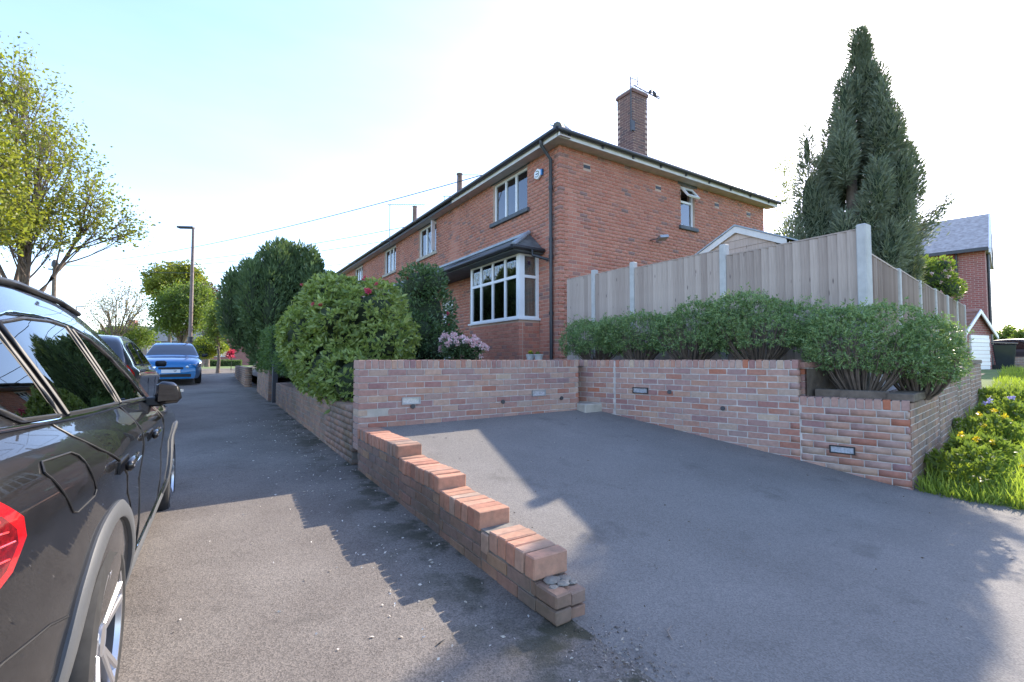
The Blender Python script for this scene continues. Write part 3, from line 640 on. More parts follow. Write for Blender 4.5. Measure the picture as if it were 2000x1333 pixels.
def eaves(h, y0, y1, fascia, gable=False):
    x = EAVE_X
    MB().box((x+.02, y0, ZS), (XF+.05, y1, ZS+.03)).build('soffit', M['soffit'], h)
    MB().box((x, y0, ZS-.012), (x+.02, y1, ZS+.15)).build('fascia', M[fascia], h)
    n = max(2, int((y1-y0)/.4)); g = MB()
    g.tube([(x-.062, y0+(y1-y0)*i/n, ZS+.13) for i in range(n+1)], .058, 10); g.build('gutter', M['black_pipe'], h, smooth=40)
    if gable:
        MB().box((x+.02, EAVE_Y+.02, ZS+.001), (XB+.28, YG+.05, ZS+.031)).build('soffit', M['soffit'], h)
        MB().box((x, EAVE_Y, ZS-.013), (XB+.3, EAVE_Y+.02, ZS+.149)).build('fascia', M[fascia], h)
        MB().tube([(x-.062+(XB+.4-x)*i/22, EAVE_Y-.062, ZS+.13) for i in range(23)], .056, 10).build('gutter', M['black_pipe'], h, smooth=40)
        for i in range(9):
            xx = x+.3+i*1.05; MB().box((xx, EAVE_Y-.04, ZS+.03), (xx+.05, EAVE_Y-.004, ZS+.1)).build('gutter_bracket', M['dark_metal'], h)
def tile_row(h, pts_a, pts_b, n):
    a, b = Vector(pts_a), Vector(pts_b); u = (b-a)/n; inward = Vector((-u.y, u.x, 0)).normalized()
    if inward.dot(Vector((RIDX, 14, 0))-a) < 0: inward = -inward
    key = ('tile', round(u.length, 3)); L = u.length
    if key not in BRICKS: BRICKS[key] = MB().add([(.006, -.05, 0), (L-.006, -.05, 0), (L-.006, .3, .2), (.006, .3, .2), (.006, -.05, .022), (L-.006, -.05, .022), (L-.006, .3, .222), (.006, .3, .222)], [(0,3,2,1),(4,5,6,7),(0,1,5,4),(1,2,6,5),(2,3,7,6),(3,0,4,7)]).mesh('roof_tile', M['slate'])
    ang = math.atan2(u.y, u.x); flip = Vector((-math.sin(ang), math.cos(ang), 0)).dot(inward) < 0
    for i in range(n):
        o = link('roof_tile', BRICKS[key], h, a+u*(i+(1 if flip else 0))+Vector((0, 0, random.uniform(-.006, .006)))); o.rotation_euler = (0, 0, ang+(math.pi if flip else 0))
# --- end house
h1 = empty('terraced_house', (0, 0, 0), 0, 'red brick end-of-terrace house with box bay window and tall chimney', 'house', 'brick terrace')
house_walls(h1, YG, 13.8, [W1, BAYH, D1], True, [G1])
vents = [(7.75, 6.02), (10.35, 6.02), (13.0, 6.02), (14.7, 6.02)]
vh = [(x-.11, x+.11, z-.045, z+.045) for x, z in vents]
recs = face_bricks(fmap, YG, 13.8, [W1, BAYH, D1, (9.93, 11.7, W1[3]+.002, W1[3]+.2)], R(90), corner=1)+face_bricks(gmap, XF, XB, [G1]+vh, 0, corner=0)
lay_objects(h1, recs, 'house_o', 'house_b')
for x, z in vents:
    v = MB()
    v.box((x-.105, YG+.001, z-.04), (x+.105, YG+.03, z+.04))
    for k in range(3): v.box((x-.1, YG-.005, z-.034+k*.026), (x+.1, YG+.0005, z-.02+k*.026))
    v.build('air_brick', M['dark_metal'], h1)
eaves(h1, EAVE_Y-.06, 13.8, 'fascia', True)
zE = ZS+.17
rf = MB().add([(EAVE_X, EAVE_Y, zE), (XB+.3, EAVE_Y, zE), (XB+.3, 13.8, zE), (EAVE_X, 13.8, zE), (RIDX, 12.9, RIDZ), (RIDX, 13.8, RIDZ)], [(0, 1, 4), (0, 4, 5, 3), (1, 2, 5, 4), (0, 3, 2, 1), (2, 3, 5)]).build('roof', M['slate'], h1)
tile_row(h1, (EAVE_X, EAVE_Y, zE), (XB+.3, EAVE_Y, zE), 32); tile_row(h1, (EAVE_X, EAVE_Y+.1, zE), (EAVE_X, 13.8, zE), 18)
hp0, hp1 = Vector((EAVE_X-.03, EAVE_Y-.03, zE+.02)), Vector((RIDX, 12.9, RIDZ+.03))
for i in range(14):
    a, b = hp0.lerp(hp1, i/14), hp0.lerp(hp1, (i+.97)/14); MB().tube([a, b], [.105, .125], 8).build('hip_tile', M['slate'], h1, smooth=40)
window(h1, fmap, *W1, [.36, .66], sill_out=.07)
wg = window(h1, gmap, *G1, [], .62, open_top=True, curtains=False)
zt_ = G1[2]+(G1[3]-G1[2])*.62; sash = MB(); sx0, sx1 = G1[0]+.05, G1[1]-.05; ztop = G1[3]-.06; ln = .4; ca, sa = math.cos(R(38)), math.sin(R(38))
def sp(x, t, o=0): return (x, YG+.06-t*ln*sa-o*ca, ztop-t*ln*ca+o*sa-.0)
for (a, b, t0, t1) in ((sx0, sx1, 0, .13), (sx0, sx1, .87, 1), (sx0, sx0+.055, .13, .87), (sx1-.055, sx1, .13, .87)):
    sash.prism([sp(a, t0), sp(b, t0), sp(b, t1), sp(a, t1)], Vector(sp(a, 0, .05))-Vector(sp(a, 0, 0)))
sash.build('open_sash', M['white'], wg)
MB().prism([sp(sx0+.05, .12, .02), sp(sx1-.05, .12, .02), sp(sx1-.05, .88, .02), sp(sx0+.05, .88, .02)], Vector(sp(sx0, 0, .026))-Vector(sp(sx0, 0, .02))).build('sash_pane', M['glass'], wg)
# bay window
bx, by0, by1, bz0, bz1 = 6.3, 9.42, 11.94, E+.97, E+2.6
bay = MB(); bay.box((bx+.008, by0+.008, .8), (XF+.004, by1-.008, bz0-.004)); bay = bay.build('bay_plinth', M['mortar_house'], h1)
rec = []
for (uc, zz, l) in lay(by0, by1, ZB-.2, 14, BH, BL, (), .011):
    if zz+BH/2 <= bz0+.01: rec.append((Vector((bx+.046, uc, zz)), R(90), l, .1, BH-.012))
for (uc, zz, l) in lay(bx+.108, XF-.002, ZB-.2, 14, BH, BL, (), .011):
    if zz+BH/2 <= bz0+.01: rec.append((Vector((uc, by0+.046, zz)), 0, l, .1, BH-.012))
for (c, a, l, d, hh) in rec: brick_obj(bay, 'house_o', c, a, l, d, hh)
bw = MB(); F_ = .06
def bfront(u, d, z): return (bx+.02+d, u, z)
def bside(u, d, z): return (u, by0+.02+d, z)
zt = bz0+(bz1-bz0)*.655
bw.box((bx-.05, by0-.05, bz0-.0), (XF, by1+.03, bz0+.045))
mu = [by0+.02+(by1-by0-.04)*t for t in (0, .27, .52, .77, 1)]
mbox(bw, bfront, by0+.02, by0+.16, -.002, .1, bz0+.045, bz1); mbox(bw, bfront, by1-.1, by1, 0, .08, bz0+.045, bz1)
for x in mu[1:-1]: mbox(bw, bfront, x-.035, x+.035, .002, .07, bz0+.045, bz1)
mbox(bw, bfront, by0+.16, by1-.1, .001, .068, bz1-.06, bz1); mbox(bw, bfront, by0+.16, by1-.1, .001, .072, bz0+.045, bz0+.1); mbox(bw, bfront, by0+.16, by1-.1, .003, .066, zt-.035, zt+.035)
mbox(bw, bside, bx+.12, bx+.17, 0, .07, bz0+.045, bz1); mbox(bw, bside, XF-.08, XF, 0, .07, bz0+.045, bz1); mbox(bw, bside, bx+.17, XF-.08, .001, .068, bz1-.06, bz1); mbox(bw, bside, bx+.17, XF-.08, .001, .068, bz0+.045, bz0+.1); mbox(bw, bside, bx+.17, XF-.08, .003, .066, zt-.035, zt+.035)
bwo = bw.build('bay_window', M['white'], h1)
for a, b in zip(mu, mu[1:]):
    for (c, d) in ((bz0+.09, zt-.02), (zt+.02, bz1-.05)): mbox(MB(), bfront, a+.03, b-.03, .03, .036, c, d).build('pane', M['glass'], bwo)
    g = MB(); m_ = (a+b)/2
    for k, (o, w_, z0_, z1_) in enumerate(((-.09, .05, .12, .34), (.09, .05, .12, .34), (0, .1, .03, .2), (-.18, .05, .24, .36), (.18, .05, .24, .36))): mbox(g, bfront, m_+o-w_/2, m_+o+w_/2, .026, .028, zt+z0_+.03, zt+z1_+.03)
    g.build('leaded_light', M['yellow_glass'], bwo)
    mbox(mbox(MB(), bfront, a+.05, b-.05, .0262, .028, bz1-.14, bz1-.1), bfront, m_-.02, m_+.02, .0258, .028, zt+.28, zt+.46).build('leaded_light', M['green_glass'], bwo)
for (c, d) in ((bz0+.09, zt-.02), (zt+.02, bz1-.05)): mbox(MB(), bside, bx+.15, XF-.06, .03, .036, c, d).build('pane', M['glass'], bwo)
mbox(MB(), bside, 6.58, 6.66, .026, .028, zt+.3, zt+.38).build('leaded_light', M['blue_glass'], bwo)
def drape(p, q, z0, z1, n, amp):
    c = MB(); p, q = Vector(p), Vector(q); nn = Vector((-(q-p).y, (q-p).x)).normalized()
    for i in range(n):
        a = p.lerp(q, i/n)+nn*amp*math.sin(i*1.9); b = p.lerp(q, (i+1)/n)+nn*amp*math.sin((i+1)*1.9); c.add([(a.x, a.y, z0), (b.x, b.y, z0), (b.x, b.y, z1), (a.x, a.y, z1)], [(0, 1, 2, 3)])
    return c
drape((6.45, 9.58), (6.88, 9.56), bz0+.05, bz1, 16, .015).build('curtain', M['curtain'], bwo); drape((6.47, 9.56), (6.5, 9.95), bz0+.05, bz1, 12, .02).build('curtain', M['curtain'], bwo); drape((6.47, 11.45), (6.47, 11.85), bz0+.05, bz1, 12, .02).build('curtain', M['curtain'], bwo)
r = MB(); r.box((9.2, 9.2, 1.9), (9.25, 12.1, 4.2)); r.box((XF+.26, 9.15, 1.9), (9.2, 9.2, 4.2)); r.box((XF+.26, 12.1, 1.9), (9.2, 12.15, 4.2)); r.box((XF, 9.5, 1.85), (9.2, 12.1, 1.9)); r.box((XF+.26, 9.2, 4.2), (9.2, 12.1, 4.25)); r.build('room', M['interior'], bwo)
MB().box((bx-.02, by0-.02, bz1+.002), (XF, by1+.02, bz1+.17)).build('bay_lintel', M['stone_dark'], h1)
# lean-to canopy over bay and doors (one section for each house)
def canopy(h, y0, y1, hip):
    xe, zl, zh = 6.0, E+2.68, E+3.22
    c = MB()
    if hip: c.add([(xe, y0, zl), (xe, y1, zl), (XF, y1, zh), (XF, y0+.62, zh), (XF, y0, zl)], [(0, 1, 2, 3), (0, 3, 4), (0, 4, 2, 1)])
    else: c.prism([(xe, y0, zl), (XF, y0, zh), (XF, y0, zl)], (0, y1-y0, 0))
    c.build('canopy_roof', M['slate'], h)
    nT = int((y1-y0)/.3)
    MB().box((XF-.05, y0+(.62 if hip else 0), zh), (XF-.002, y1, zh+.07)).build('flashing', M['lead'], h)
    MB().tube([(xe-.04, y0+(y1-y0)*i/8, zl-.02) for i in range(9)], .055, 10).build('canopy_gutter', M['black_pipe'], h, smooth=40)
    MB().box((xe+.02, y0+.02, zl-.1), (XF, y1, zl-.004)).build('canopy_soffit', M['stone_dark'], h)
    if hip:
        for (a, b) in (((xe, y0, zl+.03), (XF-.02, y0+.62, zh+.03)),):
            a, b = Vector(a), Vector(b)
            for i in range(4): MB().tube([a.lerp(b, i/4), a.lerp(b, (i+.94)/4)], [.055, .065], 8).build('hip_tile', M['lead'], h, smooth=40)
        MB().tube([(xe-.04, y0-.03, zl-.02), (XF-.03, y0-.03, zl-.02)], .05, 10).build('canopy_gutter', M['black_pipe'], h, smooth=40)
canopy(h1, 9.22, 13.8, True)
def door(h, y0, y1, z0, z1):
    d = MB(); mbox(d, fmap, y0+.06, y1-.06, .1, .14, z0, z1-.06); d = d.build('door', M['white'], h); f_ = MB()
    for (a, b, c, e) in ((y0, y0+.06, z0, z1), (y1-.06, y1, z0, z1), (y0+.06, y1-.06, z1-.06, z1)): mbox(f_, fmap, a, b, .06, .16, c, e)
    f_.build('door_frame', M['white'], d); mbox(MB(), fmap, y0+.2, y1-.2, .092, .098, z0+1.1, z1-.25).build('door_pane', M['glass'], d); MB().tube([fmap(y0+.13, .06, z0+1.0), fmap(y0+.25, .06, z0+1.0)], .012, 6).build('handle', M['chrome'], d)
door(h1, *D1)
# rainwater pipes, alarm box, flood light
dp = MB(); yy = 8.86
dp.tube([(EAVE_X-.06, yy, ZS+.1), (EAVE_X-.05, yy, ZS-.02), (XF-.07, yy, ZS-.3), (XF-.07, yy, 4), (XF-.07, yy, 1.2)], .042, 10); dp = dp.build('downpipe', M['black_pipe'], h1, smooth=50)
for z in (5.4, 4.15, 3.75, 2.4): MB().lathe([(.055, -.04), (.055, .04)], (XF-.07, yy, z), 10).build('pipe_collar', M['black_pipe'], dp, smooth=40)
MB().tube([(6.5, 9.18, E+2.62), (6.5, 9.16, E+2.5), (XF-.09, yy+.06, E+2.38)], .035, 8).build('branch_pipe', M['black_pipe'], dp, smooth=50)
ab = MB(); hexp = [(0, .17*math.cos(t)*.9, .14*math.sin(t)) for t in [R(30+60*k) for k in range(6)]]
ab.prism([(XF-.005, 9.42+y, E+4.62+z) for _, y, z in hexp], (-.06, 0, 0)); ab = ab.build('alarm_box', M['white'], h1, bevel=.012)
MB().box((XF-.055, 9.24, E+4.55), (XF-.002, 9.30, E+4.70)).build('alarm_side', M['blue_car'], ab)
e_ = MB()
for k in range(10):
    t0, t1 = R(60+26*k), R(60+26*(k+1)); e_.add([(XF-.0665, 9.43+.095*math.cos(t0), E+4.62+.08*math.sin(t0)), (XF-.0665, 9.43+.095*math.cos(t1), E+4.62+.08*math.sin(t1)), (XF-.0665, 9.43+.072*math.cos(t1), E+4.62+.06*math.sin(t1)), (XF-.0665, 9.43+.072*math.cos(t0), E+4.62+.06*math.sin(t0))], [(0, 1, 2, 3)])
e_.build('alarm_emblem', M['l_green'], ab)
MB().box((XF-.067, 9.38, E+4.605), (XF-.0655, 9.48, E+4.635)).build('alarm_lettering', M['dark_car'], ab)
fl = MB().tube([(10.0, YG, E+3.22), (10.02, YG-.14, E+3.22), (10.12, YG-.2, E+3.25)], .014, 6); fl = fl.build('flood_light', M['dark_metal'], h1)
MB().obox((10.2, YG-.24, E+3.26), (.13, -.03, .02), (.03, .09, -.03), (-.004, .01, .035)).build('flood_light_head', M['metal_grey'], fl)
# main chimney with aerials
def chimney(h, cx, cy, w, z0, z1, pots, mo='house_o'):
    c = MB().box((cx-w/2+.008, cy-w/2+.008, z0), (cx+w/2-.008, cy+w/2-.008, z1-.02)).build('chimney', M['mortar_house'], h)
    n = int((z1-z0)/.082)
    for k in range(n):
        z = z1-.16-(k+.5)*.082
        if z < z0: break
        for (nx, ny, ang) in ((0, -1, 0), (-1, 0, R(90)), (0, 1, 0), (1, 0, R(90))):
            if (nx > 0 or ny > 0) and k > 3: continue
            full = (k % 2 == 0) == (nx == 0); u0, u1 = (-w/2, w/2) if full else (-w/2+.1, w/2-.1)
            for (uc, _, l) in lay(u0, u1, 0, 1, .08, .225, (), .012, phase=u0+(0 if full else .0)):
                brick_obj(c, 'stack_o', (cx+(uc if nx == 0 else nx*(w/2-.05)), cy+(uc if ny == 0 else ny*(w/2-.05)), z), ang, l, .1, .07)
    MB().box((cx-w/2-.035, cy-w/2-.035, z1-.16), (cx+w/2+.035, cy+w/2+.035, z1-.06)).build('chimney_cap', M['stack_o'], c, bevel=.01)
    MB().prism([(cx-w/2, cy-w/2, z1-.06), (cx+w/2, cy-w/2, z1-.06), (cx+w/2, cy+w/2, z1-.06), (cx-w/2, cy+w/2, z1-.06)], (0, 0, .05)).build('flaunching', M['mortar'], c)
    for (px_, py_, hh, rr) in pots: MB().lathe([(rr*1.1, 0), (rr, .04), (rr*.92, hh-.06), (rr*1.1, hh-.04), (rr*1.1, hh), (rr*.8, hh)], (cx+px_, cy+py_, z1-.02), 14).build('chimney_pot', M['pot'], c, smooth=40)
    return c
M['stack_o'] = brick_mat('sooty_chimney_brick', [(0, (.17, .10, .09)), (.5, (.23, .13, .11)), (1, (.13, .09, .09))], 'object', .3); M['pot'] = simple('clay_pot', (.20, .13, .10), .9, var=.25)
random.seed(71)
ck = chimney(h1, 11.25, 10.35, .66, 6.6, E+8.45, [(.08, .1, .16, .16)])
MB().box((10.9, 10.0, 6.9), (10.915, 10.7, 7.62)).build('flashing', M['lead'], ck)
ae = empty('television_aerial', (11.25, 10.35, E+8.45), 0, 'thin rooftop aerial with long boom where two birds perch on the tall chimney', 'aerial'); A_ = MB()
A_.tube([(.1, -.25, -.1), (.1, -.25, .12)], .012, 6); p0, p1 = Vector((-.25, -.3, .08)), Vector((1.15, -.15, .13)); A_.tube([p0, p1], .016, 6)
for i in range(22):
    q = p0.lerp(p1, i/21); A_.tube([q+Vector((0, -.09, .01)), q+Vector((0, .09, .01))], .007, 4)
A_.build('boom', M['cable'], ae)
ra = empty('radio_aerial', (10.82, 10.0, E+7.3), 0, 'ring shaped radio aerial on a mast clamped to the chimney', 'aerial'); A_ = MB()
A_.tube([(0, 0, -.3), (0, 0, 1.42)], .02, 6); A_.tube([(0, 0, 1.38), (.36, .05, 1.44)], .012, 6); A_.tube([(.36, .05, 1.3), (.36, .05, 1.56)], .016, 6)
A_.tube([(.36*math.cos(t), .36*math.sin(t), 1.40) for t in [2*math.pi*k/24 for k in range(25)]], .007, 5, caps=False); A_.tube([(.36*math.cos(t), .36*math.sin(t), 1.30) for t in [2*math.pi*k/24 for k in range(25)]], .005, 5, caps=False)
A_.build('ring_and_mast', M['cable'], ra); MB().box((-.02, -.02, -.25), (.15, .03, .06)).build('bracket', M['dark_metal'], ra)
for (q, rz, lb) in ((.62, .2, 'small dark bird hunched on the aerial boom nearer the chimney'), (.8, 2.6, 'small dark bird standing upright at the outer half of the aerial boom')):
    P = Vector((11.25, 10.35, E+8.45))+p0.lerp(p1, q); b = empty('bird', P, rz, lb, 'bird', 'birds on the aerial')
    MB().lathe([(.005, -.12), (.03, -.08), (.058, -.01), (.055, .05), (.035, .09), (.034, .12), (.028, .15), (.005, .17)], (0, 0, 0), 10, axis='x').build('body', M['dark_metal'], b, (0, 0, .07), smooth=60).rotation_euler = (0, R(-45 if rz < 1 else -62), 0)
    MB().tube([(-.06, 0, .03), (-.16, 0, -.03)], [.022, .012], 6).build('tail', M['dark_metal'], b); MB().tube([(0, .012, .03), (0, .012, -.005)], .004, 4).build('leg', M['dark_metal'], b); MB().tube([(0, -.012, .03), (0, -.012, -.005)], .004, 4).build('leg', M['dark_metal'], b)
    MB().tube([(.115, 0, .17), (.145, 0, .165)], [.008, .001], 5).build('beak', M['dark_metal'], b)
# --- the other houses of the terrace
def mid_house(y0, y1, wy, label, pot=None, alarm=False):
    h = empty('terraced_house', (0, 0, 0), 0, label, 'house', 'brick terrace'); w = (wy[0], wy[1], E+3.92, E+5.04); d = (y0+.5, y0+1.4, 1.2, 3.3) if wy[0]-y0 > 1.6 else (y1-1.4, y1-.5, 1.2, 3.3); lw_ = (d[1]+.5, y1-.5, 2.2, 3.7) if d[0] < y0+1 else (y0+.5, d[0]-.5, 2.2, 3.7)
    house_walls(h, y0, y1, [w, d, lw_]); lay_objects(h, face_bricks(fmap, y0, y1, [w, d, lw_], R(90)), 'house_o', 'house_b', 120)
    window(h, fmap, *w, [.34, .62], sill='stone'); window(h, fmap, *lw_, [.5], .65); door(h, *d); eaves(h, y0, y1, 'dark_metal'); canopy(h, y0, y1, False)
    MB().add([(EAVE_X, y0, zE), (EAVE_X, y1, zE), (RIDX, y1, RIDZ), (RIDX, y0, RIDZ), (XB+.3, y0, zE), (XB+.3, y1, zE)], [(0, 1, 2, 3), (3, 2, 5, 4), (0, 3, 4), (1, 5, 2), (0, 4, 5, 1)]).build('roof', M['slate'], h)
    tile_row(h, (EAVE_X, y0, zE), (EAVE_X, y1, zE), 17)
    if pot: chimney(h, RIDX, pot, .8, RIDZ-.3, E+8.75, [(-.1, -.25, 1.15, .15), (.1, .15, .45, .12)])
    return h
h2 = mid_house(13.8, 19.0, (15.7, 17.35), 'red brick mid-terrace house with an open white upstairs window', None)
h3 = mid_house(19.0, 24.2, (20.0, 21.6), 'red brick mid-terrace house with tall chimney pots and an aerial at its eaves', 22.6)
h4 = mid_house(24.2, 29.6, (25.2, 26.8), 'farthest red brick house of the terrace behind the yew', 29.0)
MB().prism([(XF-.03, 15.72, E+3.95), (XF-.2, 15.66, E+3.95), (XF-.2, 15.66, E+5.0), (XF-.03, 15.72, E+5.0)], (.0, .04, 0)).build('open_casement', M['white'], h2)
def yagi(loc, boom, h, label, rz):
    a = empty('television_aerial', loc, rz, label, 'aerial', 'aerials along the terrace roof'); m = MB(); m.tube([(0, 0, 0), (0, 0, h)], .016, 6); m.tube([(-.1, 0, h), (boom, 0, h)], .012, 6)
    for i in range(16): x = -.05+boom*i/15.5; m.tube([(x, -.14, h), (x, .14, h)], .006, 4)
    m.build('mast_and_boom', M['cable'], a)
p = on_x(761, 462, EAVE_X-.1); yagi((EAVE_X-.1, p.y, ZS-.2), 1.5, 1.75, 'cranked aerial standing at the eaves between two upstairs windows', R(-32))
p = at_d(893, 355, 24.5); yagi((RIDX-.3, p.y, RIDZ), 1.1, 1.75, 'aerial beside the far chimney pots', R(-33)); yagi((RIDX-.8, p.y+.6, RIDZ-.3), .7, 1.0, 'short aerial below the far chimney pots', R(-33))
# ------------------------------------------------------------------ cars
def interp(tab, x):
    if x <= tab[0][0]: return tab[0][1]
    for (a, b), (c, d) in zip(tab, tab[1:]):
        if x <= c: return b+(d-b)*(x-a)/(c-a)
    return tab[-1][1]
def smooth_tab(tab, n=80):                      # Catmull-Rom through the silhouette points
    out = []
    for i in range(len(tab)-1):
        p0, p1, p2, p3 = tab[max(0, i-1)], tab[i], tab[i+1], tab[min(len(tab)-1, i+2)]
        for k in range(8):
            t = k/8; m1 = (p2[1]-p0[1])/max(1e-6, p2[0]-p0[0])*(p2[0]-p1[0]); m2 = (p3[1]-p1[1])/max(1e-6, p3[0]-p1[0])*(p2[0]-p1[0])
            out.append((p1[0]+(p2[0]-p1[0])*t, p1[1]*(2*t**3-3*t*t+1)+m1*(t**3-2*t*t+t)+p2[1]*(-2*t**3+3*t*t)+m2*(t**3-t*t)))
    return out+[tab[-1]]
PROF = smooth_tab([(0, .90), (.12, .95), (.3, .985), (.5, .99), (.62, .985), (.78, 1.0), (.88, .988), (.95, .945), (1.0, .90)])
class Car:
    def __init__(s, L, w, belt, top, zb=.24, wheels=(.95, 3.8), wr=.36, tumble=.24, rear_round=.16, front_round=.24, rr=.5, fr=.9):
        s.L, s.w, s.beltt, s.top, s.zb, s.wheels, s.wr, s.tumble = L, w, belt, smooth_tab(top), zb, wheels, wr, tumble; s.a, s.b, s.rr, s.fr = rear_round, front_round, rr, fr; s.roof = max(z for _, z in top)
    def pf(s, y):
        f = 1
        if y < s.rr: f -= s.a*(1-y/s.rr)**1.7
        if y > s.L-s.fr: f -= s.b*((y-s.L+s.fr)/s.fr)**2.2
        return f
    def T(s, y): return interp(s.top, y)
    def belt(s, y): return interp(s.beltt, y)
    def sx(s, y, z):
        b = s.belt(y); zb = s.zb
        if z <= b: return s.w*s.pf(y)*interp(PROF, (z-zb)/(b-zb))
        t = (z-b)/(s.roof-b); return s.w*s.pf(y)*(.90-s.tumble*t-.05*t*t)
    def body(s, root, mat):
        ys = sorted({0, .02, .05, *[s.L*i/46 for i in range(47)], s.L-.02, s.L-.05}); V = []; F = []
        def ring(y):
            T = s.T(y); zl = min(s.belt(y), T-.035); pts = [(0, s.zb)]
            for f in (0, .06, .15, .27, .4, .52, .62, .72, .8, .87, .93, .97, 1): z = s.zb+f*(zl-s.zb); pts.append((s.sx(y, z) if zl >= s.belt(y)-.001 else s.w*s.pf(y)*interp(PROF, f), z))
            xb = pts[-1][0]
            for f in (.2, .4, .6, .8, 1): z = zl+f*(T-.03-zl); pts.append((s.sx(y, z) if zl >= s.belt(y)-.001 else xb*(1-.03*f), z))
            x = pts[-1][0]
            for (a, dz) in ((.965, .016), (.9, .026), (.7, .036), (.35, .044)): pts.append((x*a, T-.03+dz))
            pts.append((0, T+.018)); return pts
        n = None
        for y in ys:
            r = ring(y); full = [(x, y, z) for x, z in r]+[(-x, y, z) for x, z in r[-2:0:-1]]; n = len(full); V += full
        for i in range(len(ys)-1):
            for j in range(n): F.append((i*n+j, i*n+(j+1) % n, (i+1)*n+(j+1) % n, (i+1)*n+j))
        F += [tuple(range(n)), tuple(range((len(ys)-1)*n, len(ys)*n))]
        o = MB().add(V, F).build('body', [mat, M['black_plastic']], root, smooth=40)
        for wy in s.wheels:
            for sg in (-1, 1):
                c = MB().lathe([(s.wr+.055, s.w*.62), (s.wr+.055, s.w*1.2)] if sg > 0 else [(s.wr+.055, -s.w*1.2), (s.wr+.055, -s.w*.62)], (0, wy, s.wr), 40, axis='x'); c.m = [1]*len(c.f)
                c.v = [(x, y, z) for (x, y, z) in c.v]
                co = c.build('wheel_well_cutter', [mat, M['black_plastic']]); md = o.modifiers.new('b', 'BOOLEAN'); md.operation = 'DIFFERENCE'; md.solver = 'EXACT'; md.object = co
        bpy.context.view_layer.update(); dg = bpy.context.evaluated_depsgraph_get(); me = bpy.data.meshes.new_from_object(o.evaluated_get(dg)); cut = [m.object for m in o.modifiers]; o.modifiers.clear(); o.data = me
        for c in cut: bpy.data.objects.remove(c)
        me.polygons.foreach_set('use_smooth', [True]*len(me.polygons)); me.set_sharp_from_angle(angle=R(38)); return o
    def patch(s, poly, off, side=1, n=10, m=6):      # convex polygon in side elevation laid on the body surface
        ys0 = [p[0] for p in poly]; y0, y1 = min(ys0), max(ys0); ys = sorted({*ys0, *[y0+(y1-y0)*i/n for i in range(n+1)]}); V = []; F = []
        for y in ys:
            zz = []
            for (a, b), (c, d) in zip(poly, poly[1:]+poly[:1]):
                if min(a, c)-1e-9 <= y <= max(a, c)+1e-9: zz += [b, d] if abs(a-c) < 1e-9 else [b+(d-b)*(y-a)/(c-a)]
            for k in range(m+1): z = min(zz)+(max(zz)-min(zz))*k/m; V.append((side*(s.sx(y, z)+off), y, z))
        for i in range(len(ys)-1):
            for k in range(m): a = i*(m+1)+k; F.append((a, a+1, a+m+2, a+m+1))
        return MB().add(V, F)
    def line(s, pts, r, off=0., side=1, n=6, closed=False):
        q = []; P = pts+([pts[0]] if closed else [])
        for (a, b), (c, d) in zip(P, P[1:]):
            for k in range(6): t = k/6; q.append((a+(c-a)*t, b+(d-b)*t))
        q.append(P[-1]); return MB().tube([(side*(s.sx(y, z)+off), y, z) for y, z in q], r, n)
def arc(y, z, r, a0, a1, n=16): return [(y+r*math.cos(R(a0+(a1-a0)*i/n)), z+r*math.sin(R(a0+(a1-a0)*i/n))) for i in range(n+1)]
def wheel(root, x, y, r, side, rim='alloy', spokes=5, w=.23):
    t = MB().lathe([(r*.70, -w/2+.02), (r*.78, -w/2), (r*.93, -w/2+.006), (r*.985, -w/2+.03), (r, -w/2+.06), (r, w/2-.06), (r*.985, w/2-.03), (r*.93, w/2-.006), (r*.78, w/2), (r*.70, w/2-.02)], (0, 0, 0), 48, axis='x', caps=False); wo_ = t.build('wheel', M['rubber'], root, (x, y, r), smooth=35)
    o = side*(w/2-.012); d = MB(); pr = [(r*.72, o), (r*.715, o+side*.004), (r*.66, o-side*.012), (r*.64, o-side*.10), (r*.02, o-side*.11)]
    d.lathe(pr, (0, 0, 0), 40, axis='x', caps=False); d.build('wheel_barrel', M['dark_metal'], wo_, smooth=40)
    MB().lathe([(r*.725, o-side*.012), (r*.725, o+side*.006), (r*.675, o+side*.006), (r*.66, o-side*.012)], (0, 0, 0), 40, axis='x', caps=False).build('rim', M[rim], wo_, smooth=40)
    for k in range(spokes):
        for dv in (-.13, .13):
            th = 2*math.pi*k/spokes+.3+dv; c, sn = math.cos(th), math.sin(th); t2 = 2*math.pi*k/spokes+.3+dv*.35; c2, s2 = math.cos(t2), math.sin(t2)
            a = Vector((o-side*.035, c2*r*.1, s2*r*.1)); b = Vector((o-side*.006, c*r*.69, sn*r*.69)); ax = (b-a)*.5; tn = Vector((0, -sn, c))*r*.042; MB().obox((a+b)/2, ax, tn, Vector((side*.016, 0, 0))).build('spoke', M[rim], wo_, bevel=.006)
    MB().lathe([(r*.16, o-side*.06), (r*.15, o-side*.012), (r*.05, o-side*.008)], (0, 0, 0), 20, axis='x').build('hub_cap', M[rim], wo_, smooth=40); return wo_
def text_mesh(name, s, size, mat, parent, loc, rot):
    cu = bpy.data.curves.new(name, 'FONT'); cu.body = s; cu.size = size; cu.align_x = 'CENTER'; cu.align_y = 'CENTER'; o = bpy.data.objects.new(name, cu); COL.objects.link(o)
    bpy.context.view_layer.update(); me = bpy.data.meshes.new_from_object(o.evaluated_get(bpy.context.evaluated_depsgraph_get())); bpy.data.objects.remove(o); me.materials.clear(); me.materials.append(mat)
    q = link(name, me, parent, loc); q.rotation_euler = rot; return q
def rounded(c, h, bev, taper=1.0):
    (cx, cy, cz), (a, b, d) = c, h; m = MB(); m.box((cx-a, cy-b, cz-d), (cx+a, cy+b, cz+d)); return m
M['red_dark'] = simple('dark_red_lamp_inner', (.16, .003, .006), .1, var=.5, scale=60, coat=1)
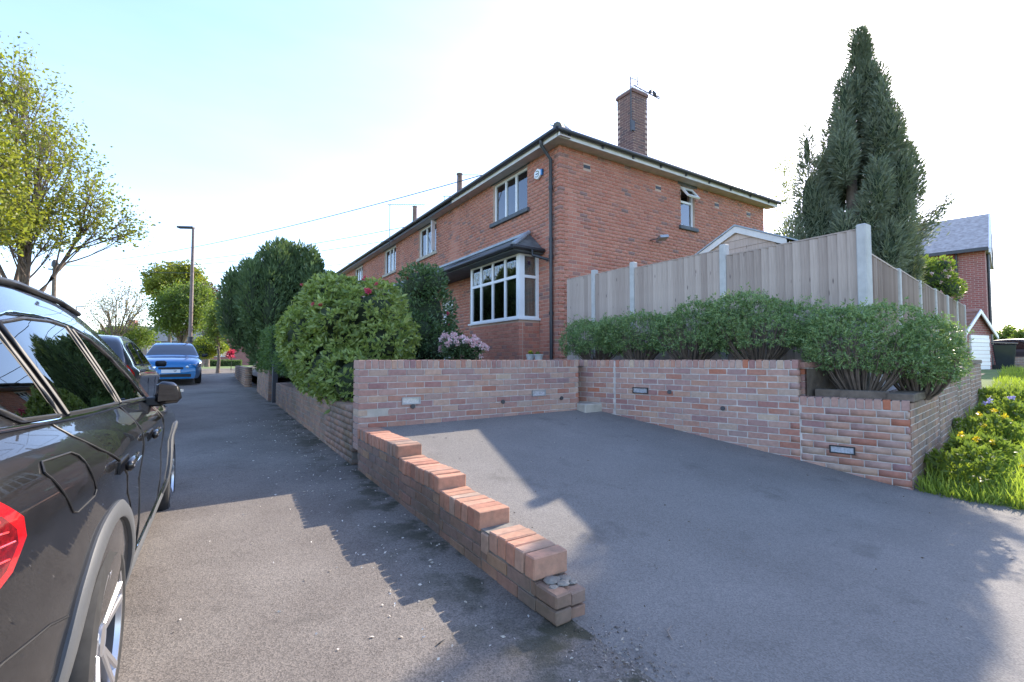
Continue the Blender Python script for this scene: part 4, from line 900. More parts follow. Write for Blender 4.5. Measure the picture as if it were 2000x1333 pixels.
# --- the black estate SUV in the foreground
c = Car(4.66, .95, [(0, 1.19), (.4, 1.205), (1.2, 1.19), (2.7, 1.12), (4.6, .98)],
        [(0, .72), (.02, 1.0), (.08, 1.16), (.22, 1.40), (.38, 1.575), (.64, 1.645), (1.2, 1.695), (1.85, 1.69), (2.2, 1.63), (2.6, 1.42), (3.0, 1.16), (3.4, 1.10), (4.0, 1.03), (4.42, .9), (4.6, .72), (4.66, .5)], .27, (1.0, 3.82), .375, .25, .15, .24, 1.1)
suv = empty('parked_car', (-1.225, 1.33, -.10), R(-1.1), 'black SUV with grey wheel arch trim and alloy wheels parked beside the pavement', 'car')
c.body(suv, M['suv'])
TOPL = [(.36, 1.27), (.46, 1.40), (.62, 1.51), (.9, 1.56), (1.35, 1.575), (1.75, 1.55), (2.05, 1.48), (2.38, 1.32), (2.66, 1.15)]
def arch_strip(c, wy, sd, r0, r1, n=30):
    V = []; F = []
    for i in range(n+1):
        th = R(-12+204*i/n); cs, sn = math.cos(th), math.sin(th)
        for (r_, o_) in ((r0, -.06), (r0, .012), (r0+.008, .018), (r1-.012, .016), (r1, .008), (r1, -.01)): y, z = wy+r_*cs, .375+r_*sn; V.append((sd*(c.sx(y, max(z, c.zb+.02))+o_), y, z))
    for i in range(n):
        for k in range(5): a = i*6+k; F.append((a, a+1, a+7, a+6))
    return MB().add(V, F)
for sd in (1, -1):
    for nm, poly in (('quarter_window', [(.42, 1.275), (.50, 1.40), (.62, 1.48), (.70, 1.505), (.74, 1.225), (.5, 1.235)]), ('rear_door_window', [(.80, 1.222), (.76, 1.515), (1.0, 1.545), (1.35, 1.558), (1.58, 1.55), (1.62, 1.195)]), ('front_door_window', [(1.70, 1.192), (1.66, 1.54), (1.9, 1.505), (2.15, 1.415), (2.42, 1.27), (2.6, 1.155)])):
        g = c.patch(poly, .006, sd).build(nm, M['car_glass'], suv, smooth=60)
        c.line(poly, .008, .005, sd, closed=True).build('window_seal', M['black_plastic'], g, smooth=60)
    c.line([(.36, 1.225), (.8, 1.21), (1.65, 1.182), (2.66, 1.14)], .007, .008, sd).build('belt_chrome_strip', M['chrome'], suv, smooth=60)
    c.line(TOPL, .006, .008, sd).build('window_chrome_strip', M['chrome'], suv, smooth=60)
    c.line([(.5, 1.635), (.7, 1.66), (1.3, 1.70), (1.9, 1.69), (2.15, 1.65)], .014, .0, sd).build('roof_rail', M['black_plastic'], suv, smooth=60)
    for nm, pts in (('door_gap', [(.66, 1.21), (.70, 1.16), (.80, 1.10), (.98, 1.03), (1.2, .93), (1.36, .78), (1.44, .6), (1.47, .4)]), ('door_gap', [(1.65, 1.18), (1.66, .95), (1.65, .6), (1.64, .36)]), ('door_gap', [(2.66, 1.13), (2.72, .98), (2.70, .7), (2.62, .36)]), ('bumper_gap', [(.02, .72), (.25, .71), (.45, .69), (.56, .66)])):
        c.line(pts, .0035, .0005, sd).build(nm, M['black_plastic'], suv)
    c.line([(.41, 1.105), (.43, 1.13), (.60, 1.125), (.63, 1.11), (.72, .985), (.71, .965), (.58, .95), (.55, .96)], .003, .0005, sd, closed=True).build('fuel_flap_gap', M['black_plastic'], suv)
    for hy in (1.07, 1.93):
        hx = sd*(c.sx(hy, 1.0)); hd = MB().obox((hx+sd*.03, hy, 1.005), (.0, .11, 0), (0, 0, .02), (.013, 0, 0)).build('door_handle', M['suv'], suv, bevel=.009, smooth=50); MB().box((hx-.004, hy-.1, .975), (hx+.004, hy+.1, 1.02)).build('handle_recess', M['black_plastic'], hd); MB().obox((hx+sd*.044, hy, 1.005), (0, .1, 0), (0, 0, .004), (.002, 0, 0)).build('handle_chrome', M['chrome'], hd)
    for wy in c.wheels:
        arch_strip(c, wy, sd, .425, .49).build('wheel_arch_trim', M['trim_grey'], suv, smooth=50)
        wheel(suv, sd*(.95-.125), wy, .375, sd)
    c.line([(1.45, .34), (2.2, .34), (3.36, .34)], .04, -.02, sd, 8).build('sill_trim', M['trim_grey'], suv, smooth=60); c.line([(1.5, .47), (2.5, .46), (3.3, .47)], .005, .003, sd).build('door_moulding', M['chrome'], suv, smooth=60)
    c.patch([(.0, .86), (.0, 1.06), (.1, 1.10), (.20, 1.085), (.27, 1.03), (.285, .98), (.25, .91), (.15, .86)], .008, sd, 14, 8).build('tail_lamp', M['red_lens'], suv, smooth=60)
    c.patch([(.0, .885), (.0, 1.035), (.1, 1.07), (.19, 1.055), (.24, 1.01), (.25, .975), (.22, .925), (.14, .885)], .0095, sd, 14, 8).build('lamp_inner', M['red_dark'], suv, smooth=60)
    for zz in (1.045, 1.015, .985, .95, .915): c.line([(.01, zz-.02), (.12, zz+.01), (.24-abs(zz-.975)*.9, zz)], .0025, .011, sd).build('light_guide', M['red_bright'], suv, smooth=60)
    m = MB(); m.add([(sd*x, y, z) for (x, y, z) in ((.90, 2.56, 1.10), (1.06, 2.57, 1.115), (1.045, 2.70, 1.12), (.92, 2.72, 1.11), (.91, 2.55, 1.27), (1.04, 2.57, 1.25), (1.015, 2.68, 1.235), (.93, 2.69, 1.25))], [(0,3,2,1),(4,5,6,7),(0,1,5,4),(1,2,6,5),(2,3,7,6),(3,0,4,7)]); mo = m.build('wing_mirror', M['suv'], suv, bevel=.03, smooth=60)
    MB().obox((sd*.90, 2.63, 1.125), (.05, 0, .0), (0, .035, 0), (0, 0, .03)).build('mirror_arm', M['black_plastic'], mo, bevel=.01); MB().add([(sd*x, 2.548+.06*(x-.9), z) for (x, z) in ((.925, 1.13), (1.04, 1.138), (1.025, 1.228), (.93, 1.245))], [(0, 1, 2, 3)]).build('mirror_glass', M['car_glass'], mo); MB().obox((sd*1.035, 2.69, 1.19), (.022, .0, 0), (0, .012, 0), (0, 0, .009)).build('indicator', M['lamp_clear'], mo)
MB().box((-.55, -.012, 1.12), (.55, .006, 1.18)).build('tailgate_strip', M['chrome'], suv)
rw_ = [o for o in suv.children if o.name.startswith('wheel') and o.type == 'MESH' and abs(o.location.y-1.0) < .01 and o.location.x > 0 and 'arch' not in o.name][0]
for k, ch in enumerate('R 20'):
    if ch != ' ':
        th = R(205-k*9); text_mesh('tyre_lettering', ch, .05, M['trim_grey'], rw_, (.1155, math.cos(th)*.375*.86, math.sin(th)*.375*.86), (R(90), 0, R(90))).rotation_euler = Matrix.Rotation(th-R(90), 4, 'X').to_3x3().to_4x4().to_euler() if False else (Matrix.Rotation(th-R(90), 3, 'X') @ Matrix(((0, 0, 1), (1, 0, 0), (0, 1, 0)))).to_euler()
# --- hatchbacks farther up the street
def hatch(label, paintm, loc, rz, plate=None, glass='screen_glass'):
    k = Car(4.34, .88, [(0, .98), (1.2, .97), (3.0, .93), (4.34, .8)], [(0, .62), (.03, .9), (.12, 1.02), (.35, 1.28), (.55, 1.42), (1.0, 1.475), (1.8, 1.475), (2.2, 1.41), (2.65, 1.2), (3.05, .985), (3.4, .93), (3.9, .87), (4.2, .79), (4.30, .72), (4.33, .67), (4.34, .65)], .2, (.8, 3.44), .315, .22, .12, .2)
    r = empty('parked_car', loc, rz, label, 'car', 'hatchbacks parked up the street'); k.body(r, paintm)
    for sd in (1, -1):
        for nm, poly in (('rear_door_window', [(.75, 1.0), (.85, 1.30), (1.1, 1.36), (1.6, 1.385), (1.62, .985)]), ('front_door_window', [(1.7, .985), (1.68, 1.385), (1.95, 1.355), (2.3, 1.21), (2.7, .985)])):
            g = k.patch(poly, .006, sd).build(nm, M[glass], r, smooth=60); k.line(poly, .01, .005, sd, closed=True).build('window_seal', M['black_plastic'], g)
        for wy in k.wheels: wheel(r, sd*(.88-.11), wy, .315, sd, w=.2)
        k.line([(1.66, .97), (1.66, .3)], .004, 0, sd).build('door_gap', M['black_plastic'], r); k.line([(2.78, .95), (2.74, .3)], .004, 0, sd).build('door_gap', M['black_plastic'], r)
        MB().obox((sd*.97, 2.62, 1.0), (.09, 0, 0), (0, .05, 0), (0, 0, .06)).build('wing_mirror', M['black_plastic'], r, bevel=.025, smooth=60)
        k.patch([(3.82, .66), (3.75, .74), (3.98, .77), (4.2, .67), (4.25, .58), (4.05, .60)], .006, sd, 10, 5).build('headlamp', M['lamp_clear'], r, smooth=60)
        k.patch([(.02, .78), (.02, .95), (.2, 1.0), (.22, .8)], .006, sd, 8, 5).build('tail_lamp', M['red_lens'], r, smooth=60)
    def topstrip(y0, y1, wid, nm, mt):
        V = []; F = []; n = 8; us = (-.985, -.965, -.9, -.7, -.35, 0, .35, .7, .9, .965, .985); tz = [(0, .018), (.35, .014), (.7, .006), (.9, -.004), (.965, -.014), (1, -.03)]
        for i in range(n+1):
            y = y0+(y1-y0)*i/n; T = k.T(y); xe = k.sx(y, T-.03)*(1 if T > k.belt(y)+.03 else .98)
            for u in us: V.append((xe*u, y, T+interp(tz, abs(u))+.008))
        for i in range(n):
            for j in range(10): a = i*11+j; F.append((a, a+1, a+12, a+11))
        return MB().add(V, F).build(nm, mt, r, smooth=60)
    topstrip(2.28, 3.0, .93, 'windscreen', M['dark_screen']); topstrip(.14, .46, .9, 'rear_window', M['dark_screen'])
    for q in (-.36, .36): rounded((q, 1.9, 1.12), (.1, .04, .09), 0).build('headrest', M['black_plastic'], r, bevel=.02)
    MB().box((-.34, 4.325, .52), (.34, 4.348, .59)).build('grille', M['black_plastic'], r); MB().box((-.56, 4.32, .26), (.56, 4.346, .36)).build('lower_grille', M['black_plastic'], r)
    for q in (-1, 1): MB().prism([(q*.42, 4.33, .56), (q*.69, 4.30, .57), (q*.69, 4.28, .69), (q*.52, 4.31, .68), (q*.40, 4.33, .61)], (0, .02, 0)).build('headlamp', M['lamp_clear'], r)
    MB().box((-.26, 4.345, .40), (.26, 4.358, .51)).build('number_plate', M['plate'], r)
    if plate: text_mesh('plate_lettering', plate, .09, M['black_plastic'], r, (-.12, 4.3592, .455), (R(90), 0, R(180)))
    MB().box((-.26, -.018, .62), (.26, -.004, .73)).build('number_plate', M['f_yellow'], r)
    return r
M['dark_screen'] = glass_mat('dark_windscreen', (.30, .36, .37), .10)
bc = hatch('bright blue hatchback parked facing down the street', M['blue_car'], (-1.02, 23.9, zroad(0, 21)), R(181), 'SP')
dc = hatch('dark hatchback parked between the black SUV and the blue car', M['dark_car'], (-1.75, 9.2, zroad(0, 11)), R(-1))
# ------------------------------------------------------------------ planting
def bush(name, label, lobes, n, leaf, mat, cat='shrub', group=None, up=.3, jit=.5, base=None, core=.62, stems=None, inner=.3, clumps=400, singles=None):
    base = base or (lobes[0][0], lobes[0][1], lobes[0][2]-lobes[0][5]); t = empty(name, base, 0, label, cat, group); B = np.array(base)
    P, D, dep = lobes_points(lobes, n, inner); cl = rng.random(clumps)[(np.floor(P*4.3).astype(int) @ np.array([73, 179, 283])) % clumps]
    d = D+np.array([0, 0, up])+rng.normal(size=D.shape)*jit; m = len(P); L = leaf[0]*(.65+.7*rng.random(m)); Wd = leaf[1]*(.7+.6*rng.random(m))
    V, F, T = leaves(P-B, d, L, Wd, np.clip(cl*.45+rng.random(m)*.55, 0, 1)); link('foliage', np_mesh('foliage', V, F, M[mat], T), t)
    if core:
        lo = [(x-base[0], y-base[1], z-base[2], a, b, c_) for (x, y, z, a, b, c_) in lobes]; core_mesh(lo, core).build('shade_core', M['l_core'], t)
    return t, P-B, D
rng = np.random.default_rng(3); random.seed(3)
# big rhododendron over the retaining wall: rosettes of long glossy leaves
lob = clump_lobes((1.92, 7.95, E+.33), (.9, 1.5, 1.0), 16, .36, 4)+[(1.75, 6.75, E-.3, .42, .55, .45), (1.65, 9.0, E-.1, .4, .8, .5), (1.7, 8.6, E+.7, .55, .75, .55), (2.15, 7.2, E+.66, .5, .6, .55), (1.9, 8.0, E+.85, .62, .85, .48), (1.5, 9.4, E+.35, .4, .6, .6)]
t = empty('rhododendron', (2.02, 7.85, .75), 0, 'large rounded rhododendron with glossy green leaves overhanging the pavement wall', 'shrub'); B = np.array((2.02, 7.85, .75))
P, D, _ = lobes_points(lob, 6800, .2); axis = unit(D+np.array([0, 0, .45])+rng.normal(size=D.shape)*.22); k = 8; m = len(P)
Pp = np.repeat(P, k, 0); ax = np.repeat(axis, k, 0); rad = unit(np.cross(ax, rng.normal(size=ax.shape))); dd = unit(rad+ax*(.25+.7*rng.random((m*k, 1)))); Lf = .085*(.7+.6*rng.random(m*k)); tint = np.repeat(rng.random(m), k)*.5+rng.random(m*k)*.5
V, F, T = leaves(Pp-B, dd, Lf, Lf*.36, tint, .15); link('foliage', np_mesh('foliage', V, F, M['l_rhodo'], T), t)['kind'] = 'stuff'
core_mesh([(x-B[0], y-B[1], z-B[2], a, b, c_) for (x, y, z, a, b, c_) in lob], .62).build('shade_core', M['l_core'], t)
vis = [i for i in range(m) if D[i] @ (np.array((0, 0, E))-P[i]) > 0]; vis.sort(key=lambda i: np.linalg.norm(P[i])); lv = [np_mesh('leaf', *leaves(np.zeros((1, 3)), np.array([[1., 0, 0]]), .1+.02*q, .036+.006*q, np.zeros(1), .15)[:2], M['l_rhodo_o']) for q in range(3)]
for i in vis[:1400:7][:200]:
    o = link('leaf', random.choice(lv), t, Vector(P[i]-B+D[i]*.02)); o.rotation_euler = (Vector(D[i])+Vector((random.uniform(-.8, .8), random.uniform(-.8, .8), random.uniform(-.2, .8)))).to_track_quat('X', 'Z').to_euler()
def blossom(t, pos, r, n, mat, L=.035, name='blossom'):
    u = unit(rng.normal(size=(n, 3))); V, F, T = leaves(np.array(pos)+u*r*.5*rng.random((n, 1)), u+np.array([0, 0, .2]), L*(.7+.6*rng.random(n)), L*.8, rng.random(n), .1); return link(name, np_mesh(name, V, F, M[mat], T), t)
for (px, py, rr) in ((712, 552, .07), (722, 571, .055), (738, 568, .03), (618, 598, .03), (628, 607, .03), (640, 602, .025), (583, 550, .03)):
    d = ray(px, py); best = min(range(m), key=lambda i: (Vector(P[i])-Vector((0, 0, E))).cross(d.normalized()).length+(.05*np.linalg.norm(P[i]))); blossom(t, P[best]-B+D[best]*.06, rr, 46, 'f_red', rr*.7)
# camellia
cam_l = clump_lobes((4.1, 10.1, E+1.0), (.95, 1.15, 1.1), 16, .38, 8)+[(4.2, 9.8, E+.3, .75, .8, .6)]
t, P, D = bush('camellia', 'dark glossy camellia with a few red flowers in front of the bay', cam_l, 15000, (.085, .042), 'l_camellia', up=.25)
for i in rng.choice(len(P), 14, replace=False): blossom(t, P[i]+D[i]*.04, .045, 30, 'f_red', .035)
# pink azalea
t, P, D = bush('azalea', 'low azalea covered in pale pink blossom beside the bay', clump_lobes((4.0, 7.95, E+.16), (.42, .5, .26), 8, .4, 2), 2600, (.06, .024), 'l_camellia')
top = [i for i in range(len(P)) if D[i][2] > .1]
for i in random.sample(top, 90): blossom(t, P[i]+D[i]*.05, .05, 26, 'f_pink', .045)
# yew with upright plumes
yl = [(2.2, 16.7, 3.0, 1.5, 1.5, 1.5), (2.2, 16.7, 1.9, 1.2, 1.2, 1.2)]; g = np.random.default_rng(5)
for i in range(34):
    a = g.random()*6.28; r_ = 1.45*math.sqrt(g.random()); h = 4.75-.55*(r_/1.45)**2*2+g.random()*.45; yl.append((2.2+r_*math.cos(a)*1.1, 16.7+r_*math.sin(a), h-.95, .36, .36, 1.05))
yl += [(1.05, 17.2, 2.75, .22, .3, .75), (.95, 17.0, 2.1, .4, .45, .55)]
bush('yew_tree', 'tall dark green yew with upright feathery plumes behind the hedge', yl, 60000, (.16, .045), 'l_yew', 'tree', up=1.1, jit=.4, base=(2.2, 16.7, .8), core=.68, inner=.3)
def box_hedge(name, label, a, b, n, leaf, mat, up=.2):
    a, b = np.array(a, float), np.array(b, float); t = empty(name, tuple((a[0]+b[0])/2 if i == 0 else ((a[1]+b[1])/2 if i == 1 else a[2]) for i in range(3)), 0, label, 'hedge'); B = np.array(t.location)
    s = b-a; ar = np.array([s[1]*s[2], s[1]*s[2], s[0]*s[2], s[0]*s[2], s[0]*s[1]]); f = rng.choice(5, n, p=ar/ar.sum()); P = a+rng.random((n, 3))*s; D = np.zeros((n, 3))
    for k, (ax_, sg) in enumerate(((0, -1), (0, 1), (1, -1), (1, 1), (2, 1))): q = f == k; P[q, ax_] = (a if sg < 0 else b)[ax_]-sg*rng.random(q.sum())*.07+.03*np.sin(P[q, (ax_+1) % 3]*5); D[q, ax_] = sg
    V, F, T = leaves(P-B, D*.6+rng.normal(size=(n, 3))*.6+np.array([0, 0, up]), leaf[0]*(.6+.8*rng.random(n)), leaf[1], rng.random(n)); link('foliage', np_mesh('foliage', V, F, M[mat], T), t); MB().box(a+.06-B, b-.07-B).build('shade_core', M['l_core'], t); return t
box_hedge('clipped_hedge', 'clipped conifer hedge squared off beside the pavement', (1.35, 13.2, .95), (2.5, 16.0, 2.1), 15000, (.07, .025), 'l_hedge')
bush('shrub', 'feathery golden green shrub between clipped hedge and rhododendron', clump_lobes((1.75, 11.2, 1.5), (.5, 1.0, .75), 9, .4, 12), 7000, (.08, .025), 'l_hedge', up=.6)
# row of hebes in the raised bed
def hebe(x, y, z0, zc, r, rz, label, seed, n=7000, group='rounded shrubs in the raised bed', ry=None):
    global rng; rng = np.random.default_rng(seed); lob = clump_lobes((x, y, zc), (r, ry or r, rz), 14, .4, seed); t = empty('hebe', (x, y, z0), 0, label, 'shrub', group); B = np.array((x, y, z0))
    P, D, _ = lobes_points(lob, n, .22); keep = (P[:, 2] > zc-rz*.55); P, D = P[keep], D[keep]; P = P+D*((rng.random((len(P), 1)) < .12)*rng.random((len(P), 1))*.11)+np.array([0, 0, 1])*((rng.random((len(P), 1)) < .06)*rng.random((len(P), 1))*.12); k = 5; m = len(P); ax = unit(D+np.array([0, 0, .5])+rng.normal(size=D.shape)*.3); Pp = np.repeat(P, k, 0)+np.repeat(ax, k, 0)*(rng.random((m*k, 1))*.05); rad = unit(np.cross(np.repeat(ax, k, 0), rng.normal(size=(m*k, 3))))
    V, F, T = leaves(Pp-B, rad+np.repeat(ax, k, 0)*.9, .038*(.7+.6*rng.random(m*k)), .014, np.clip(np.repeat(rng.random(m), k)*.6+rng.random(m*k)*.4, 0, 1)); link('foliage', np_mesh('foliage', V, F, M['l_hebe'], T), t)
    s = MB(); random.seed(seed)
    for i in range(110):
        a = random.random()*6.28; q = math.sqrt(random.random())*.92; e = Vector((math.cos(a)*q*r, math.sin(a)*q*r, zc-z0+rz*(.35 if q > .6 else .6)*random.uniform(-.3, 1))); b0 = Vector((math.cos(a)*.08, math.sin(a)*.08, 0)); s.tube(bez(b0, e, (math.cos(a)*.1*q, math.sin(a)*.1*q, -.1*q), 4), [.011, .009, .007, .005, .003], 4, caps=False)
    s.build('stems', M['twig'], t); return t
for i, (x, y, r_, ry, zz, lb) in enumerate(((6.1, 6.55, .55, .72, .34, 'rounded green hebe next to the drainpipe corner of the house'), (6.15, 5.55, .58, .8, .38, 'wide green hebe second from the drainpipe, above the wall joint'), (6.1, 4.5, .6, .82, .37, 'bushy green hebe in the middle of the raised bed'), (6.15, 3.5, .62, .78, .42, 'fullest green hebe at the end of the upper bed'))): hebe(x, y, 1.2, E+zz, r_, .42, lb, 20+i, ry=ry)
hebe(6.3, 2.4, .84, E+.12, .56, .46, 'spreading hebe in the lower bed with bare woody stems showing', 31, ry=.7); hebe(6.8, 2.02, .86, E+.0, .4, .4, 'small sunlit hebe at the outer corner of the lower bed', 32, 4000)
# tall conifer behind the fence
rng = np.random.default_rng(40); g = np.random.default_rng(41); cx, cy = 10.5, 4.05; cl = []
CP = [(1.3, .85), (2.6, .9), (4.6, .86), (5.7, .66), (6.6, .42), (7.2, .22), (7.7, .04)]
for i in range(150):
    z = 1.5+g.random()**.85*5.9; rr = interp(CP, z)*(.72+.5*g.random()); a = g.random()*6.28; q = max(0, rr-.22); up = (z-1.5)/5.9; cl.append((cx+.22*up+q*math.cos(a), cy-.14*up+q*math.sin(a), z, .10+.17*(1-up), .10+.17*(1-up), .42+.2*(1-up)))
cl += [(cx+.1, cy-.06, 7.4, .07, .07, .45), (cx+.32, cy-.2, 7.2, .08, .08, .45), (cx-.62, cy+.48, 4.3, .26, .26, 1.1), (cx-.66, cy+.5, 5.4, .09, .09, .5), (cx-.85, cy+.7, 3.0, .42, .42, 1.1), (cx-.5, cy+.4, 3.6, .4, .4, 1.2)]
t, P, D = bush('conifer_tree', 'tall shaggy grey-green conifer behind the wooden fence', cl, 120000, (.13, .02), 'l_conifer', 'tree', up=.8, jit=.5, base=(cx, cy, 1.16), core=.55, inner=.45)
MB().tube([(0, 0, -.1), (.03, 0, 2), (-.05, .02, 5.6)], [.2, .14, .03], 8).build('trunk', M['bark'], t, smooth=50)
bt = MB(); bp = []
for k in range(5):
    e = Vector((1.25+.08*k, -.75-.06*k, 2.55+.17*k)); st = Vector((.5, -.3, 2.1+.1*k)); pts = bez(st, e, (0, 0, -.12), 6); bt.tube(pts, [.03-.004*i for i in range(7)], 5, caps=False); bp += [np.array(p) for p in pts[3:]]
bt.build('loose_branch', M['bark'], t); bp = np.array(bp); q = rng.integers(0, len(bp), 900); V, F, T = leaves(bp[q]+rng.normal(size=(900, 3))*.07, np.array([.7, -.5, .5])+rng.normal(size=(900, 3))*.4, .12, .025, rng.random(900)); link('branch_foliage', np_mesh('branch_foliage', V, F, M['l_conifer'], T), t)
p = at_d(1535, 400, 17); tree('sapling', (p.x, p.y, 1.16), [(p.x, p.y, 5.2, .8, .8, 2.2), (p.x+.1, p.y, 8.0, .4, .4, 1.2)], 'thin sapling with yellow-green leaves between house and conifer', ntips=160, nleaf=16, leaf=(.09, .05), mat='l_spring', trunk_r=.05, fork=1.6, k1=5, k2=4, seed=5)
p = at_d(1842, 535, 11.9); rng = np.random.default_rng(52)
t, P, D = bush('photinia', 'pink tinged flowering shrub leaning over the receding fence', clump_lobes((p.x, p.y+.35, E+2.05), (.95, .7, .6), 10, .4, 6), 5200, (.09, .045), 'l_green', base=(p.x, p.y+.35, 1.16), core=.7)
for i in rng.choice(len(P), 60, replace=False): blossom(t, P[i]+D[i]*.03, .05, 12, 'f_pink', .05)
MB().tube([(0, 0, 0), (.05, 0, 2.0)], [.05, .03], 6).build('stem', M['bark'], t)
# grass verge with weeds
rng = np.random.default_rng(60)
def grass(n, x0, x1, y0, y1, h, name, keep):
    P = np.stack([x0+(x1-x0)*rng.random(n)**1.7, y0+(y1-y0)*rng.random(n), np.zeros(n)], 1); P = P[np.array([keep(a, b) for a, b, _ in P])]; P[:, 2] = [min(1.05, zverge(a, b))-.01 for a, b, _ in P]; m = len(P); patch = .5+.5*np.sin(P[:, 0]*2.3+np.sin(P[:, 1]*3.1)*1.7)
    V, F, T = leaves(P, np.array([0, 0, 1])+rng.normal(size=(m, 3))*.38, h*(.4+.9*rng.random(m))*(.6+.6*patch), .011+.006*rng.random(m), np.clip(rng.random(m)*.7+patch*.3, 0, 1), .1); o = link(name, np_mesh(name, V, F, M['l_grass'], T)); return tag(o, 'long sunlit grass on the verge beside the stepped wall', 'grass', kind='stuff')
def in_verge(x, y):
    d = Vector((x, y))-RB; return (d.x*SDIR.y-d.y*SDIR.x) > .03 and x > 5.93+.05*math.sin(y*7)
grass(90000, 5.93, 24, -4.5, 4.6, .17, 'grass', in_verge)
for (x, y, r_, lb, sd_) in ((6.6, 1.55, .32, 'leafy weed clump growing against the foot of the wall end', 1), (7.6, 1.75, .3, 'leafy plant with yellow flowers beside the lowest sleeper', 2), (9.2, 2.0, .34, 'leafy plant with yellow flowers beside the second sleeper', 3), (11.2, 2.2, .38, 'bushy plant with violet flowers beside the third sleeper', 4), (13.6, 2.6, .45, 'bushy green plant at the far end of the stepped edging', 5)):
    z = zverge(x, y); t, P, D = bush('weed_plant', lb, clump_lobes((x, y, z+.13), (r_, r_, .18), 6, .45, sd_), 1300, (.07, .04), 'l_green', 'plant', 'plants along the stepped edging', base=(x, y, z), core=0)
    if 'yellow' in lb or 'violet' in lb:
        for i in rng.choice(len(P), 9, replace=False): blossom(t, P[i]+np.array([0, 0, .1]), .03, 16, 'f_yellow' if 'yellow' in lb else 'f_violet', .035, 'flower')
for i in range(16):
    x, y = random.uniform(6.3, 10), random.uniform(-1, 1.4); z = zverge(x, y); hgt = random.uniform(.12, .24); t = empty('dandelion', (x, y, z), 0, 'dandelion flower standing in the verge grass', 'flower', 'dandelions in the verge'); MB().tube([(0, 0, 0), (.01, .01, hgt)], .004, 5).build('stem', M['l_core'], t); blossom(t, (.01, .01, hgt), .02, 24, 'f_yellow' if i else 'f_pink', .025, 'flower_head')
# flower pots on the terrace
for (px, lb, fl) in ((1036, 'pale grey flower pot with yellow flowers by the bay', True), (1052, 'pale grey empty-looking flower pot by the drainpipe', False)):
    p = on_x(px, 706, 5.55); t = empty('flower_pot', (5.55, p.y, E-.05), 0, lb, 'pot', 'flower pots on the terrace'); MB().lathe([(.065, 0), (.085, .14), (.095, .14), (.095, .165), (.08, .165), (.075, .14)], n=18).build('pot', M['concrete'], t, smooth=40); MB().lathe([(.001, .14), (.076, .14)], n=14).build('soil', M['soil'], t)
    if fl: blossom(t, (0, 0, .2), .07, 50, 'f_yellow', .03, 'flowers'); 
    blossom(t, (0, 0, .17), .06, 30, 'l_green', .05, 'leaves')
# grit, petals and leaf litter blown along the foot of the wall
rng = np.random.default_rng(70); n = 420; P = np.stack([1.42-abs(rng.normal(size=n))*.55, 1.2+rng.random(n)*9, np.zeros(n)], 1); P[:, 2] = [zroad(a, b)+.004 for a, b, _ in P]
V, F, T = leaves(P, rng.normal(size=(n, 3))*np.array([1, 1, .15])+np.array([0, 0, .1]), .012+.022*rng.random(n)**2, .012, rng.random(n), .15); tag(link('fallen_petals', np_mesh('fallen_petals', V, F, M['f_litter'] if 'f_litter' in M else M['f_pink'], T)), 'pale fallen petals scattered along the pavement by the wall', 'petals', kind='stuff')
n = 500; P = np.stack([1.5+rng.random(n)*4.4, -1+rng.random(n)*6, np.zeros(n)], 1); P[:, 2] = [zdrive(a, b)+.004 for a, b, _ in P]; P = np.concatenate([P[:160], np.stack([1.55+rng.normal(size=340)*.13, 1.55+rng.normal(size=340)*.22, np.full(340, .005)], 1)]); V, F, T = leaves(P, rng.normal(size=(n, 3))*np.array([1, 1, .3])+np.array([0, 0, .2]), .010+.018*rng.random(n)**2, .011, rng.random(n), .3); tag(link('brick_crumbs', np_mesh('brick_crumbs', V, F, M['crumb'], T)), 'brick crumbs and grit scattered on the drive near the wall end', 'grit', kind='stuff')

# small things lying on the ground
tw = empty('twig', (on_z(1310, 1240, 0).x, on_z(1310, 1240, 0).y, .004), .4, 'thin bent twig lying on the drive', 'twig'); MB().tube([(-.05, -.02, .004), (-.01, .012, .012), (.06, .015, .006)], [.003, .003, .002], 5).build('stick', M['bark_pale'], tw); MB().tube([(-.01, .012, .012), (.01, .035, .01)], .002, 4).build('side_shoot', M['bark_pale'], tw)
p = on_z(845, 1270, 0); dl = link('fallen_leaf', np_mesh('fallen_leaf', *leaves(np.zeros((1, 3)), np.array([[1., .3, .12]]), .075, .035, np.zeros(1), .3)[:2], M['bark_pale']), None, (p.x, p.y, .008)); tag(dl, 'curled dry leaf lying on the sunlit pavement', 'leaf')
# ------------------------------------------------------------------ street trees, far houses, street furniture
def zg(y): return zroad(0, y)+.03
def lob_at(l): return [tuple(at_d(px, py, d))+(r1, r1*.9, r2) for (px, py, d, r1, r2) in l]
B0 = at_d(42, 640, 16); z0 = zg(B0.y)
tree('street_tree', (B0.x, B0.y, z0), lob_at([(40, 300, 15.5, 2.2, 2.0), (120, 360, 16, 1.5, 1.5), (185, 410, 16.5, 1.15, 1.0), (235, 440, 17, .85, .6), (20, 170, 15.5, 1.5, 1.7), (75, 280, 16.5, 1.3, 1.4), (-90, 250, 15, 2.4, 2.6), (60, 440, 15, 1.4, .8), (-40, 430, 15, 1.6, 1.0)]),
     'large spreading street tree in young yellow-green leaf behind the SUV', stems=2, fork=2.6, trunk_r=.2, ntips=1500, nleaf=11, leaf=(.12, .075), mat='l_spring', k1=13, k2=11, spread=.6, seed=3, droop=-.05)
B1 = at_d(-190, 640, 13); tree('street_tree', (B1.x, B1.y, zg(B1.y)), lob_at([(-20, 330, 12.5, 1.0, 1.3), (-130, 250, 13, 2.0, 2.4), (0, 430, 12.5, .7, .6)]), 'nearer yellow-green tree whose crown overlaps the spreading street tree', fork=2.6, trunk_r=.2, ntips=500, nleaf=20, leaf=(.13, .08), mat='l_spring', k1=8, k2=8, spread=.6, seed=9)
